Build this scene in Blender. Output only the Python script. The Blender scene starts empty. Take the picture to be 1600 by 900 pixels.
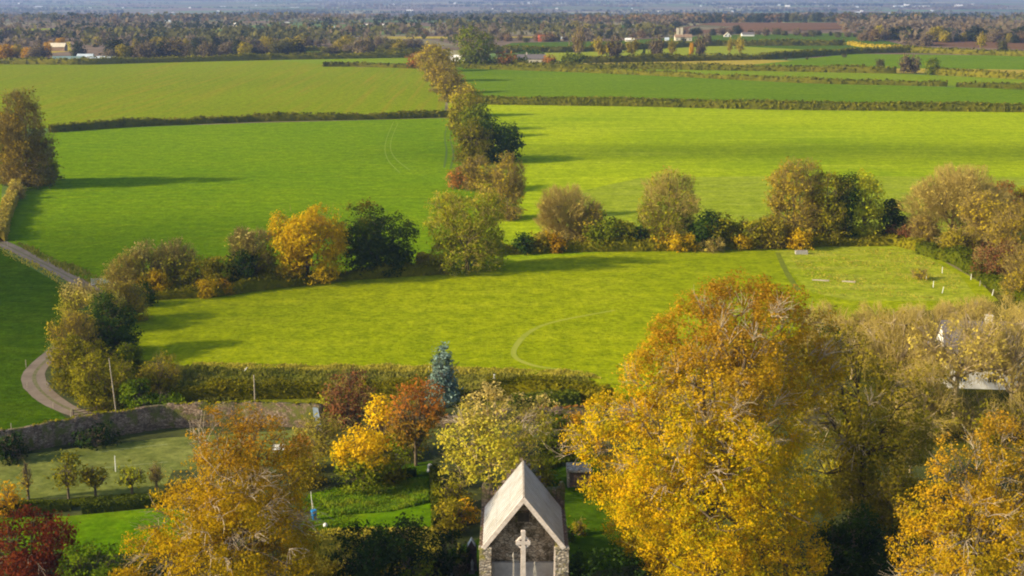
import bpy, math, random
import numpy as np

# ------------------------------------------------------------------ camera, sky, sun, exposure
SC = bpy.context.scene
C = SC.collection
H, PITCH, F = 52.0, math.radians(12.55), 2133.0
cam_d = bpy.data.cameras.new("camera"); cam = bpy.data.objects.new("camera", cam_d); C.objects.link(cam)
cam.location = (0, 0, H); cam.rotation_euler = (math.radians(90) - PITCH, 0, 0)
cam_d.sensor_width = 36.0; cam_d.lens = 48.0; cam_d.clip_start = 0.5; cam_d.clip_end = 60000
SC.camera = cam

SUN_EL, SUN_AZ = math.radians(25), math.radians(253)      # compass-like azimuth: 0 = +Y, clockwise
w = bpy.data.worlds.new("World"); SC.world = w; w.use_nodes = True
nt = w.node_tree
sky = nt.nodes.new('ShaderNodeTexSky'); sky.sky_type = 'NISHITA'; sky.sun_disc = False
sky.sun_elevation = SUN_EL; sky.sun_rotation = SUN_AZ; sky.altitude = 100; sky.dust_density = 1.5
bg = nt.nodes['Background']; bg.inputs[1].default_value = 0.125
nt.links.new(sky.outputs[0], bg.inputs[0])
sun_d = bpy.data.lights.new("sun", 'SUN'); sun = bpy.data.objects.new("sun", sun_d); C.objects.link(sun)
sun_d.energy = 4.6; sun_d.angle = math.radians(1.6); sun_d.color = (1.0, 0.87, 0.60)
sun.rotation_euler = (math.pi/2 - SUN_EL, 0, -SUN_AZ + math.pi)
sun.location = (-300, -100, 300)
SC.view_settings.view_transform = 'Standard'; SC.view_settings.look = 'None'
SC.view_settings.gamma = 1.0; SC.view_settings.use_curve_mapping = False
SC.view_settings.exposure = 0.84
SC.render.engine = 'CYCLES'
SC.cycles.volume_bounces = 0
SC.cycles.pixel_filter_type = 'BLACKMAN_HARRIS'; SC.cycles.filter_width = 2.0

# ------------------------------------------------------------------ survey helpers
cp, sp = math.cos(PITCH), math.sin(PITCH)
def ray(u, v):
    a = (u - 800) / F; b = (450 - v) / F
    return np.array([a, cp + b*sp, -sp + b*cp])
def gz(y):                # the land falls gently to the wide plain beyond the ridge fields
    t = np.clip((np.asarray(y, float) - 1350)/4200, 0, 1); return -62*t*t*(3-2*t)
def P(u, v, z=0.0):
    r = ray(u, v); g = 0.0
    for _ in range(60):
        t = (z + g - H) / r[2]; g = .5*g + .5*float(gz(r[1]*t))
    return (r[0]*t, r[1]*t, z + g)
def at(u, v, Y):
    r = ray(u, v); t = Y / r[1]
    return (r[0]*t, Y, H + r[2]*t)
def mpp(Y, z=0):          # metres per photo pixel at distance Y
    return (Y*cp + (H - z)*sp) / F

# ------------------------------------------------------------------ object helpers
def link(o): C.objects.link(o); return o
def tag(o, label=None, cat=None, group=None, kind=None):
    if label: o['label'] = label
    if cat: o['category'] = cat
    if group: o['group'] = group
    if kind: o['kind'] = kind
    return o
def empty(name, loc, label=None, cat=None, group=None, rz=0.0):
    o = bpy.data.objects.new(name, None); link(o); o.location = loc; o.rotation_euler = (0, 0, rz)
    o.empty_display_size = 0.5
    return tag(o, label, cat, group)
def mesh(name, v, f, mat, parent=None, smooth=False):
    me = bpy.data.meshes.new(name)
    v = np.asarray(v, dtype=np.float32)
    if isinstance(f, np.ndarray) and f.ndim == 2:
        n, k = f.shape
        me.vertices.add(len(v)); me.vertices.foreach_set('co', v.ravel())
        me.loops.add(n*k); me.loops.foreach_set('vertex_index', f.astype(np.int32).ravel())
        me.polygons.add(n)
        me.polygons.foreach_set('loop_start', np.arange(0, n*k, k, dtype=np.int32))
        me.polygons.foreach_set('loop_total', np.full(n, k, dtype=np.int32))
        me.update(calc_edges=True)
    else:
        me.from_pydata([tuple(p) for p in v.tolist()], [], [tuple(q) for q in f])
    me.validate()
    if smooth: me.polygons.foreach_set('use_smooth', np.ones(len(me.polygons), dtype=bool))
    me.materials.append(mat)
    o = bpy.data.objects.new(name, me); link(o)
    if parent: o.parent = parent
    return o
class MB:
    """collects boxes, tubes, prisms into one mesh"""
    def __init__(s): s.v = []; s.f = []
    def add(s, v, f):
        n = len(s.v); s.v += [tuple(p) for p in v]; s.f += [tuple(i + n for i in q) for q in f]
    def box(s, x0, x1, y0, y1, z0, z1, t=0.0):
        s.add([(x0,y0,z0),(x1,y0,z0),(x1,y1,z0),(x0,y1,z0),(x0+t,y0+t,z1),(x1-t,y0+t,z1),(x1-t,y1-t,z1),(x0+t,y1-t,z1)],
              [(0,3,2,1),(4,5,6,7),(0,1,5,4),(1,2,6,5),(2,3,7,6),(3,0,4,7)])
    def prism(s, poly, d0, d1, axis='y'):
        """poly: list of (a,b); extruded along the axis"""
        n = len(poly)
        if axis == 'y': A = [(a, d0, b) for a, b in poly]; B = [(a, d1, b) for a, b in poly]
        elif axis == 'x': A = [(d0, a, b) for a, b in poly]; B = [(d1, a, b) for a, b in poly]
        else: A = [(a, b, d0) for a, b in poly]; B = [(a, b, d1) for a, b in poly]
        s.add(A + B, [tuple(range(n-1, -1, -1)), tuple(range(n, 2*n))] + [(i, (i+1) % n, (i+1) % n + n, i+n) for i in range(n)])
    def tube(s, pts, rad, k=6):
        v, f = tube_arrays([pts], [rad], k); s.add(v.tolist(), f.tolist())
        n = len(pts); b = len(s.v) - n*k
        s.f.append(tuple(b + i for i in range(k-1, -1, -1))); s.f.append(tuple(b + (n-1)*k + i for i in range(k)))
    def lathe(s, cx, cy, prof, k=12):
        v = []; f = []
        for r, z in prof:
            for i in range(k): a = 2*math.pi*i/k; v.append((cx + r*math.cos(a), cy + r*math.sin(a), z))
        for j in range(len(prof)-1):
            for i in range(k): f.append((j*k+i, j*k+(i+1) % k, (j+1)*k+(i+1) % k, (j+1)*k+i))
        f.append(tuple(range(k-1, -1, -1))); f.append(tuple((len(prof)-1)*k+i for i in range(k)))
        s.add(v, f)
    def build(s, name, mat, parent=None, smooth=False): return mesh(name, s.v, s.f, mat, parent, smooth)

def tube_arrays(lines, rads, k=4):
    V = []; Fc = []; base = 0
    ang = np.arange(k)*2*np.pi/k; ca = np.cos(ang)[:, None]; sa = np.sin(ang)[:, None]
    for pts, rad in zip(lines, rads):
        p = np.asarray(pts, float); n = len(p)
        r = np.asarray(rad, float) if np.ndim(rad) else np.full(n, rad)
        t = np.gradient(p, axis=0); t /= (np.linalg.norm(t, axis=1)[:, None] + 1e-9)
        ref = np.array([0, 0, 1.0]) if abs(t[:, 2].mean()) < .8 else np.array([1.0, 0, 0])
        a = np.cross(t, ref); a /= (np.linalg.norm(a, axis=1)[:, None] + 1e-9); b = np.cross(t, a)
        ring = p[:, None, :] + r[:, None, None]*(a[:, None, :]*ca + b[:, None, :]*sa)
        V.append(ring.reshape(-1, 3))
        i = np.arange(n-1)[:, None]*k; j = np.arange(k)[None, :]; j2 = (j+1) % k
        q = np.stack([i+j, i+j2, i+k+j2, i+k+j], -1).reshape(-1, 4) + base
        Fc.append(q); base += n*k
    return np.concatenate(V), np.concatenate(Fc)

# ------------------------------------------------------------------ materials
def newmat(name):
    m = bpy.data.materials.new(name); m.use_nodes = True
    nt = m.node_tree; nt.nodes.clear()
    out = nt.nodes.new('ShaderNodeOutputMaterial')
    return m, nt, out
def N(nt, t, **kw):
    n = nt.nodes.new(t)
    for k, v in kw.items(): setattr(n, k, v)
    return n
def ramp(nt, src, cols, pos=None):
    r = N(nt, 'ShaderNodeValToRGB'); e = r.color_ramp.elements
    pos = pos or [i/(len(cols)-1) for i in range(len(cols))]
    while len(e) < len(cols): e.new(.5)
    for i, (c, p) in enumerate(zip(cols, pos)): e[i].position = p; e[i].color = (*c, 1)
    nt.links.new(src, r.inputs[0]); return r.outputs[0]
def mix(nt, a, b, f, mode='MIX'):
    m = N(nt, 'ShaderNodeMix', data_type='RGBA', blend_type=mode)
    for s, i in ((a, 6), (b, 7)):
        if isinstance(s, tuple): m.inputs[i].default_value = (*s, 1)
        else: nt.links.new(s, m.inputs[i])
    if isinstance(f, (int, float)): m.inputs[0].default_value = f
    else: nt.links.new(f, m.inputs[0])
    return m.outputs[2]
def coords(nt, scale=(1, 1, 1), rot=0.0, kind='Object'):
    tc = N(nt, 'ShaderNodeTexCoord'); mp = N(nt, 'ShaderNodeMapping')
    mp.inputs['Scale'].default_value = scale; mp.inputs['Rotation'].default_value = (0, 0, rot)
    nt.links.new(tc.outputs[kind], mp.inputs[0]); return mp.outputs[0]
def noise(nt, vec, scale, detail=3, rough=.55, dist=0.0):
    n = N(nt, 'ShaderNodeTexNoise'); n.inputs['Scale'].default_value = scale
    n.inputs['Detail'].default_value = detail; n.inputs['Roughness'].default_value = rough
    n.inputs['Distortion'].default_value = dist
    if vec is not None: nt.links.new(vec, n.inputs['Vector'])
    return n.outputs[0]
def bump(nt, h, strength, dist=.1):
    b = N(nt, 'ShaderNodeBump'); b.inputs['Strength'].default_value = strength; b.inputs['Distance'].default_value = dist
    nt.links.new(h, b.inputs['Height']); return b.outputs[0]
def finish(nt, out, col, rough=.9, normal=None, spec=.15, metal=0):
    p = N(nt, 'ShaderNodeBsdfPrincipled')
    if isinstance(col, tuple): p.inputs['Base Color'].default_value = (*col, 1)
    else: nt.links.new(col, p.inputs['Base Color'])
    p.inputs['Roughness'].default_value = rough; p.inputs['Specular IOR Level'].default_value = spec
    p.inputs['Metallic'].default_value = metal
    if normal is not None: nt.links.new(normal, p.inputs['Normal'])
    nt.links.new(p.outputs[0], out.inputs[0])

BRIGHTER = {'leaves_brown':1.35,'leaves_beige':1.35,'leaves_olive':1.5,'leaves_olive_brown':1.5,'leaves_pale_olive':1.4,'leaves_gold_green':1.15,'leaves_yellow_green':1.4,'leaves_green':1.5,'leaves_pale_crown':1.55,'leaves_beech':1.15,'leaves_amber':1.1,'leaves_beech_rust':1.2,'leaves_hedge':1.3,'leaves_rust':1.3,'leaves_dark_green':1.4,'leaves_dark_green_gold_tips':1.4}
def leafmat(name, cols, scale=.25, top=None, zs=(.55, 1.0), trans=.38, rnd=.5):
    if name in BRIGHTER: cols = [tuple(min(.8, x*BRIGHTER[name]) for x in c) for c in cols]; top = top and tuple(min(.8, x*BRIGHTER[name]) for x in top)
    m, nt, out = newmat(name)
    v = coords(nt)
    a = ramp(nt, noise(nt, v, scale, 3), cols, [.3 + .4*i/(len(cols)-1) for i in range(len(cols))])
    g = N(nt, 'ShaderNodeNewGeometry')
    b = ramp(nt, g.outputs['Random Per Island'], cols)
    c = mix(nt, a, b, rnd)
    if top:
        tc = N(nt, 'ShaderNodeTexCoord'); s = N(nt, 'ShaderNodeSeparateXYZ'); nt.links.new(tc.outputs['Generated'], s.inputs[0])
        ad = N(nt, 'ShaderNodeMath', operation='ADD'); nt.links.new(s.outputs[2], ad.inputs[0])
        sc = N(nt, 'ShaderNodeMath', operation='MULTIPLY_ADD'); nt.links.new(noise(nt, v, scale*1.5, 3), sc.inputs[0])
        sc.inputs[1].default_value = .9; sc.inputs[2].default_value = -.45
        nt.links.new(sc.outputs[0], ad.inputs[1])
        mr = N(nt, 'ShaderNodeMapRange'); mr.inputs[1].default_value = zs[0]; mr.inputs[2].default_value = zs[1]
        nt.links.new(ad.outputs[0], mr.inputs[0])
        c = mix(nt, c, top, mr.outputs[0])
    oi = N(nt, 'ShaderNodeObjectInfo')
    hs = N(nt, 'ShaderNodeHueSaturation')
    mr2 = N(nt, 'ShaderNodeMapRange'); mr2.inputs[3].default_value = .75; mr2.inputs[4].default_value = 1.25
    nt.links.new(oi.outputs['Random'], mr2.inputs[0]); nt.links.new(mr2.outputs[0], hs.inputs['Value'])
    nt.links.new(c, hs.inputs['Color'])
    d = N(nt, 'ShaderNodeBsdfDiffuse'); t = N(nt, 'ShaderNodeBsdfTranslucent'); ms = N(nt, 'ShaderNodeMixShader')
    nt.links.new(hs.outputs[0], d.inputs[0]); nt.links.new(hs.outputs[0], t.inputs[0])
    ms.inputs[0].default_value = trans
    nt.links.new(d.outputs[0], ms.inputs[1]); nt.links.new(t.outputs[0], ms.inputs[2]); nt.links.new(ms.outputs[0], out.inputs[0])
    return m
LM = {
 'gold':   leafmat('leaves_gold', [(.36,.22,.004),(.50,.31,.004),(.60,.40,.006),(.26,.20,.006)], .35),
 'amber':  leafmat('leaves_amber', [(.20,.16,.004),(.46,.28,.004),(.66,.40,.005),(.28,.23,.006),(.54,.30,.005)], .25, rnd=.4, top=(.46,.225,.012), zs=(.6,1.0)),
 'beech':  leafmat('leaves_beech', [(.10,.11,.003),(.26,.23,.003),(.64,.38,.003),(.18,.19,.004),(.60,.32,.004),(.34,.26,.004)], .22, rnd=.35, top=(.31,.165,.014), zs=(.55,.95)),
 'beech2': leafmat('leaves_beech_rust', [(.15,.13,.005),(.34,.24,.006),(.50,.27,.008),(.20,.18,.008)], .28, rnd=.4, top=(.46,.24,.02), zs=(.7,1.1)),
 'yellow': leafmat('leaves_yellow', [(.36,.30,.01),(.70,.44,.008),(.80,.52,.01)], .5),
 'yelgreen': leafmat('leaves_yellow_green', [(.16,.19,.01),(.30,.29,.012),(.42,.34,.012)], .4),
 'yeltop': leafmat('leaves_green_with_yellow_top', [(.10,.16,.008),(.20,.24,.01),(.28,.28,.012)], .5, top=(.80,.50,.008), zs=(.42,.62)),
 'goldgreen': leafmat('leaves_gold_green', [(.07,.10,.004),(.16,.18,.006),(.28,.24,.008),(.11,.15,.005)], .3, top=(.42,.28,.04), zs=(.78,1.05)),
 'orange': leafmat('leaves_orange', [(.46,.22,.006),(.56,.32,.008),(.36,.20,.008)], .5),
 'rust':   leafmat('leaves_rust', [(.22,.09,.02),(.34,.14,.02),(.16,.10,.02)], .4),
 'rusttree': leafmat('leaves_rust_over_green', [(.08,.08,.01),(.18,.13,.012),(.36,.16,.015)], .5, top=(.42,.15,.02), zs=(.35,.75)),
 'copper': leafmat('leaves_copper', [(.09,.018,.008),(.17,.032,.010),(.24,.06,.014)], .5),
 'redbrown': leafmat('leaves_redbrown', [(.15,.05,.02),(.22,.085,.03),(.26,.14,.05)], .4),
 'olive':  leafmat('leaves_olive', [(.07,.075,.004),(.15,.135,.005),(.25,.20,.008)], .35),
 'oliveb': leafmat('leaves_olive_brown', [(.11,.10,.005),(.20,.16,.008),(.28,.20,.015)], .3),
 'palegreen': leafmat('leaves_pale_olive', [(.20,.18,.015),(.30,.25,.025),(.36,.29,.05)], .4),
 'palecrown': leafmat('leaves_pale_crown', [(.18,.18,.015),(.30,.27,.02),(.46,.34,.03)], .35, top=(.36,.27,.08), zs=(.6,.9)),
 'green':  leafmat('leaves_green', [(.045,.06,.003),(.08,.10,.004),(.13,.13,.006)], .4),
 'bright': leafmat('leaves_bright_green', [(.07,.12,.004),(.12,.18,.005),(.19,.22,.01)], .6),
 'dark':   leafmat('leaves_dark_green', [(.012,.030,.004),(.030,.055,.006),(.055,.075,.008)], .4),
 'darkgold': leafmat('leaves_dark_green_gold_tips', [(.015,.035,.004),(.04,.065,.006),(.07,.08,.008)], .6, top=(.26,.17,.01), zs=(.80,1.12)),
 'brown':  leafmat('leaves_brown', [(.17,.13,.008),(.27,.20,.012),(.32,.22,.020)], .3),
 'beige':  leafmat('leaves_beige', [(.25,.19,.025),(.35,.27,.04),(.38,.29,.055)], .3),
 'spruce': leafmat('needles_blue_grey', [(.07,.11,.075),(.13,.19,.145),(.26,.34,.29)], .8, trans=.1),
 'yew':    leafmat('needles_yew', [(.010,.024,.005),(.022,.042,.007),(.045,.065,.010)], .5, trans=.1),
 'hedge':  leafmat('leaves_hedge', [(.06,.065,.004),(.11,.11,.006),(.18,.15,.012)], .15),
 'umber': leafmat('leaves_umber', [(.10,.075,.008),(.19,.13,.012),(.26,.18,.02)], .3),
 'bankhedge': leafmat('leaves_bank_hedge', [(.10,.10,.003),(.20,.18,.004),(.30,.23,.01)], .25),
 'far_brown': leafmat('leaves_far_brown', [(.11,.085,.055),(.16,.12,.075),(.20,.155,.085)], .02),
 'far_olive': leafmat('leaves_far_olive', [(.08,.08,.025),(.13,.12,.035),(.18,.16,.045)], .02),
 'far_dark': leafmat('leaves_far_dark', [(.03,.04,.018),(.045,.055,.022),(.075,.08,.03)], .02),
 'far_rust': leafmat('leaves_far_rust', [(.14,.09,.045),(.19,.12,.055),(.24,.15,.06)], .02),
 'hedgegreen': leafmat('leaves_clipped_hedge', [(.04,.06,.006),(.10,.12,.01),(.18,.19,.014)], .3),
 'roughgrass': leafmat('blades_rough', [(.10,.12,.012),(.20,.19,.02),(.30,.26,.05)], .12),
 'gardengrass': leafmat('blades_garden', [(.08,.18,.008),(.16,.26,.01),(.30,.30,.02)], .4),
}
def barkmat(name, c1, c2):
    m, nt, out = newmat(name)
    n = noise(nt, coords(nt, (3, 3, .8)), 2.0, 5)
    finish(nt, out, ramp(nt, n, [c1, c2], [.35, .65]), .9, bump(nt, n, .5, .05)); return m
BARK = barkmat('bark_grey_brown', (.07,.05,.03), (.17,.13,.08))
PALEBARK = barkmat('bark_pale', (.26,.19,.09), (.44,.34,.19))
FANTWIG = barkmat('twig_pale', (.34,.26,.17), (.55,.45,.32))
TWIG = barkmat('twig_straw', (.34,.25,.05), (.52,.40,.11))
BROWNTWIG = barkmat('twig_brown', (.22,.16,.04), (.38,.28,.08))
DARKBARK = barkmat('bark_dark', (.025,.018,.01), (.07,.05,.03))

def grassmat(name, c1, c2, c3, big=.012, streak=(1, 1, 1), rot=0.0, contrast=1.0, bumps=.6):
    m, nt, out = newmat(name)
    v = coords(nt)
    a = ramp(nt, noise(nt, v, big, 4, .6), [c1, c2], [.5-.2/contrast, .5+.2/contrast])
    vs = coords(nt, streak, rot)
    b = noise(nt, vs, .12, 5, .7)
    col = mix(nt, a, c3, ramp(nt, b, [(0,0,0),(.75,.75,.75)], [.48, .72]))
    f = noise(nt, v, 1.1, 4, .75)
    f2 = noise(nt, v, .33, 3, .7)
    col = mix(nt, col, ramp(nt, f, [(.66,.68,.66),(1.26,1.24,1.26)], [.34,.66]), 1.0, 'MULTIPLY')
    col = mix(nt, col, ramp(nt, f2, [(.76,.79,.76),(1.20,1.17,1.20)], [.35,.65]), 1.0, 'MULTIPLY')
    finish(nt, out, col, 1.0, bump(nt, f, bumps, .35), spec=0.0)
    return m
def simplemat(name, c1, c2, scale=2.0, rough=.85, b=.3, detail=5, metal=0):
    m, nt, out = newmat(name); n = noise(nt, coords(nt), scale, detail, .65)
    finish(nt, out, ramp(nt, n, [c1, c2], [.35, .65]), rough, bump(nt, n, b, .05), metal=metal); return m
def rubblemat(name, c1, c2, c3, sc=2.2, moss=(.10,.10,.02), mossamt=.15):
    m, nt, out = newmat(name)
    v = coords(nt, (1, 1, 1.9))
    vo = N(nt, 'ShaderNodeTexVoronoi'); vo.inputs['Scale'].default_value = sc; nt.links.new(v, vo.inputs['Vector'])
    ve = N(nt, 'ShaderNodeTexVoronoi', feature='DISTANCE_TO_EDGE'); ve.inputs['Scale'].default_value = sc; nt.links.new(v, ve.inputs['Vector'])
    s = N(nt, 'ShaderNodeSeparateColor'); nt.links.new(vo.outputs['Color'], s.inputs[0])
    col = ramp(nt, s.outputs[0], [c1, c2, c3])
    n = noise(nt, coords(nt), 1.3, 6, .7)
    col = mix(nt, col, ramp(nt, n, [(.6,.6,.6),(1.3,1.3,1.3)], [.3,.7]), 1.0, 'MULTIPLY')
    col = mix(nt, (.035,.028,.02), col, ramp(nt, ve.outputs['Distance'], [(0,0,0),(1,1,1)], [.0,.09]))
    n2 = noise(nt, coords(nt), .6, 4, .7)
    col = mix(nt, col, moss, ramp(nt, n2, [(0,0,0),(1,1,1)], [.62-mossamt, .70-mossamt+.05]))
    finish(nt, out, col, .95, bump(nt, ve.outputs['Distance'], .8, .12), spec=.1); return m

STONE = rubblemat('rubble_stone', (.13,.085,.05), (.23,.155,.10), (.33,.24,.16), 3.0)
STONE_PALE = rubblemat('pale_rubble_stone', (.30,.24,.18), (.42,.35,.27), (.52,.45,.36), 2.9, (.30,.26,.05), .08)
STONE_INNER_LIFTED = rubblemat('interior_rubble_stone', (.38,.27,.17), (.48,.36,.24), (.58,.46,.33), 2.4, (.08,.06,.03), .15)  # inside rubble paled to make up for light not reaching it
CUT = simplemat('cut_limestone', (.50,.41,.34), (.70,.60,.52), 3.0)
CUTGREY = simplemat('grey_headstone', (.24,.22,.19), (.42,.38,.33), 4.0)

# ------------------------------------------------------------------ the ground and the fields
def sheet(name, poly, mat, z, px=True, label=None):
    v = [P(a, b, z) for a, b in poly] if px else [(a, b, z) for a, b in poly]
    v = [(x, y, q + (.6 if y > 1350 else 0)) for x, y, q in v]
    o = mesh(name, v, [tuple(range(len(v)))], mat); o['kind'] = 'structure'
    return o
def groundmat():
    m, nt, out = newmat('countryside_ground')
    v = coords(nt, (1.0, .9, 1))
    vo = N(nt, 'ShaderNodeTexVoronoi'); vo.inputs['Scale'].default_value = .0030; nt.links.new(v, vo.inputs['Vector'])
    s = N(nt, 'ShaderNodeSeparateColor'); nt.links.new(vo.outputs['Color'], s.inputs[0])
    r = N(nt, 'ShaderNodeValToRGB'); r.color_ramp.interpolation = 'CONSTANT'
    cols = [(.12,.12,.04),(.16,.11,.07),(.10,.15,.03),(.18,.15,.08),(.08,.12,.04),(.17,.11,.07),(.24,.21,.10),(.13,.10,.06)]
    e = r.color_ramp.elements
    while len(e) < len(cols): e.new(.5)
    for i, c in enumerate(cols): e[i].position = i/len(cols); e[i].color = (*c, 1)
    nt.links.new(s.outputs[0], r.inputs[0])
    n = noise(nt, coords(nt), .03, 6, .7)
    col = mix(nt, r.outputs[0], ramp(nt, n, [(.6,.6,.6),(1.3,1.3,1.3)], [.35,.65]), 1.0, 'MULTIPLY')
    finish(nt, out, col, .95, spec=.05); return m
ys = [-300, 600, 1350] + [1350 + 150*i for i in range(1, 29)] + [16000]
gv = [(x, y, float(gz(y))) for y in ys for x in (-14000, 14000)]
mesh('ground', gv, [(2*i, 2*i+1, 2*i+3, 2*i+2) for i in range(len(ys)-1)], groundmat())['kind'] = 'structure'
near = simplemat('garden_floor', (.030,.035,.008), (.075,.085,.014), .5, .95)
sheet('garden_ground', [(-90,40),(95,40),(95,188),(-90,188)], near, .004, px=False)

G_vivid = grassmat('grass_vivid', (.105,.185,.001), (.142,.222,.001), (.19,.25,.002), .012, (.5,2,1))
G_deep = grassmat('grass_deep', (.040,.085,.001), (.055,.100,.001), (.08,.12,.002), .02, (.6,2.5,1))
G_yel = grassmat('grass_yellow_green', (.19,.230,.001), (.25,.275,.001), (.31,.325,.008), .015, (.35,1.6,1), contrast=1.2)
G_pale = grassmat('grass_pale_patch', (.22,.26,.006), (.29,.315,.02), (.35,.33,.05), .03, (.5,2,1))
G_bright = grassmat('grass_bright', (.18,.26,.001), (.33,.38,.004), (.38,.42,.02), .008, (.12,1.6,1), contrast=1.2)
G_band = grassmat('grass_paler_band', (.20,.25,.006), (.27,.31,.02), (.31,.33,.05), .03, (.35,2,1))
G_strip = grassmat('grass_far_green', (.095,.165,.002), (.13,.20,.003), (.17,.22,.01), .01, (.2,1.5,1))
G_light = grassmat('grass_far_light', (.15,.21,.004), (.18,.24,.008), (.22,.26,.02), .01, (.2,1.5,1))
G_dk = grassmat('grass_far_dark', (.06,.105,.006), (.08,.125,.008), (.10,.14,.015), .006, (.2,1.5,1))
G_fl = grassmat('grass_far_lime', (.21,.24,.015), (.25,.28,.02), (.28,.28,.03), .006, (.2,1.5,1))
G_stub = grassmat('stubble', (.32,.24,.03), (.38,.29,.04), (.42,.33,.08), .01, (.2,1.5,1))
G_oliv = grassmat('drilled_crop', (.155,.195,.002), (.185,.23,.002), (.27,.20,.015), .006, (2.2,.04,1), .10)
G_brown = grassmat('ploughed_soil', (.13,.07,.035), (.17,.09,.045), (.19,.11,.06), .008, (.2,1.5,1))
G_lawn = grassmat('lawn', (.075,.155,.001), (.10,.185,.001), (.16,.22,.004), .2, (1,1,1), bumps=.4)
G_dlawn = grassmat('shaded_lawn', (.035,.075,.002), (.055,.10,.002), (.08,.12,.005), .2, (1,1,1), bumps=.4)  # darker copy of the lawn, shade put into its colour
G_court = grassmat('court_turf', (.13,.15,.03), (.16,.17,.035), (.20,.20,.05), .1, (1,1,1), bumps=.1)
G_rough = grassmat('rough_pasture', (.09,.10,.003), (.13,.14,.005), (.20,.18,.02), .1, (1,1,1))
G_wood = grassmat('woodland_floor', (.05,.05,.006), (.09,.09,.008), (.12,.10,.02), .1, (1,1,1))

L = .004
fields = [
 ('far_pasture', [(-300,92),(120,95),(380,88),(640,87),(690,98),(560,103),(380,100),(-300,100)], G_light, 1),
 ('drilled_field', [(-350,93),(130,99),(400,92),(560,105),(655,104),(697,150),(694,180),(400,187),(90,200),(-350,222)], G_oliv, 2),
 ('back_strip', [(380,88),(470,78),(660,76),(665,84),(520,88)], G_dk, 1),
 ('vivid_pasture', [(78,204),(400,192),(712,184),(745,250),(735,430),(300,470),(130,452),(-20,372),(10,300),(40,230)], G_vivid, 2),
 ('corner_pasture', [(-500,380),(-10,383),(60,425),(128,462),(110,500),(60,560),(52,600),(100,650),(120,662),(-10,674),(-500,720)], G_deep, 2),
 ('side_pasture', [(-500,225),(12,214),(-5,375),(-500,375)], G_vivid, 2),
 ('middle_field', [(205,470),(420,442),(700,420),(1000,388),(1180,378),(1420,378),(1530,440),(1560,470),(1400,492),(1280,510),(1150,560),(950,640),(915,588),(700,582),(400,580),(300,572),(200,560)], G_yel, 3),
 ('bright_pasture', [(700,161),(745,161),(1200,167),(1600,172),(2100,180),(2100,400),(1460,400),(1000,400),(745,425),(730,300),(715,240)], G_bright, 1),
 ('second_strip', [(700,104),(870,110),(1260,129),(1600,140),(2100,160),(2100,182),(1600,170),(1200,162),(750,158),(710,120)], G_strip, 2),
 ('third_strip', [(850,107),(1050,108),(1400,115),(1600,124),(2100,146),(2100,162),(1600,141),(1260,124),(1000,114)], G_light, 2),
 ('stubble_field', [(860,97),(1180,93),(1240,95),(1120,106),(860,105)], G_stub, 2),
 ('slope_pasture', [(1120,106),(1240,94),(1330,84),(1600,87),(2100,92),(2100,140),(1600,122),(1400,113)], G_strip, 1),
 ('stubble_patch', [(1330,107),(1450,107),(1600,109),(2100,118),(2100,146),(1600,121),(1440,115),(1330,113)], G_stub, 3),
 ('lime_field', [(770,104),(772,90),(880,80),(1100,72),(1330,72),(1400,78),(1240,90),(1100,94),(860,96)], G_fl, 1),
 ('dark_green_field', [(760,80),(800,67),(960,64),(1120,56),(1330,52),(1420,72),(1600,82),(1600,87),(1330,81),(1100,70),(880,79)], G_dk, 2),
 ('ploughed_field', [(1040,48),(1110,36),(1310,36),(1320,46),(1200,50),(1060,54)], G_brown, 1),
 ('ploughed_strip', [(1450,62),(1600,66),(2000,68),(2000,80),(1600,77),(1440,71)], G_brown, 1),
 ('pale_strip', [(600,58),(900,58),(900,60),(600,61)], G_stub, 1),
 ('far_green_patch', [(300,52),(330,49),(420,48),(420,50),(330,54)], G_light, 1),
 ('far_meadow', [(900,42),(1000,40),(1030,42),(960,45)], G_dk, 1),
 ('far_lime_strip', [(1420,28),(1600,29),(1800,30),(1800,32),(1430,30)], G_dk, 1),
 ('far_lime_patch', [(0,46),(90,45),(92,48),(0,50)], G_fl, 1),  # small lime-green field on the far plain
 ('sand_yard', [(70,68),(110,65),(112,80),(66,84)], G_stub, 1),
 ('paler_corner', [(1210,392),(1300,384),(1420,386),(1500,430),(1530,470),(1330,470),(1262,455)], G_pale, 4),
 ('paler_pasture_strip', [(900,300),(1000,278),(1200,275),(1600,276),(2100,280),(2100,396),(1000,394),(900,385),(880,340)], G_band, 2),
 ('tennis_lawn', [(-200,712),(20,712),(260,684),(520,668),(520,720),(270,735),(255,770),(-200,790)], G_court, 3),
 ('front_lawn', [(-100,812),(110,806),(250,793),(300,800),(300,860),(-100,880)], G_lawn, 3),
 ('allotment_lawn', [(482,772),(560,755),(676,740),(700,800),(690,850),(500,880),(470,830)], G_lawn, 3),
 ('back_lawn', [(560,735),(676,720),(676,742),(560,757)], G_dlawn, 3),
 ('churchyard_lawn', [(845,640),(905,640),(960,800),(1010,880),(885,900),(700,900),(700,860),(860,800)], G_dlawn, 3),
 ('woodland_ground', [(1540,430),(1700,420),(2000,440),(2000,700),(1240,700),(1180,560),(1290,500),(1400,485),(1540,465)], G_wood, 2),
 ('bank', [(180,560),(300,572),(700,582),(915,588),(960,645),(880,632),(500,632),(380,632),(270,645),(180,655)], G_rough, 5),
]
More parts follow.
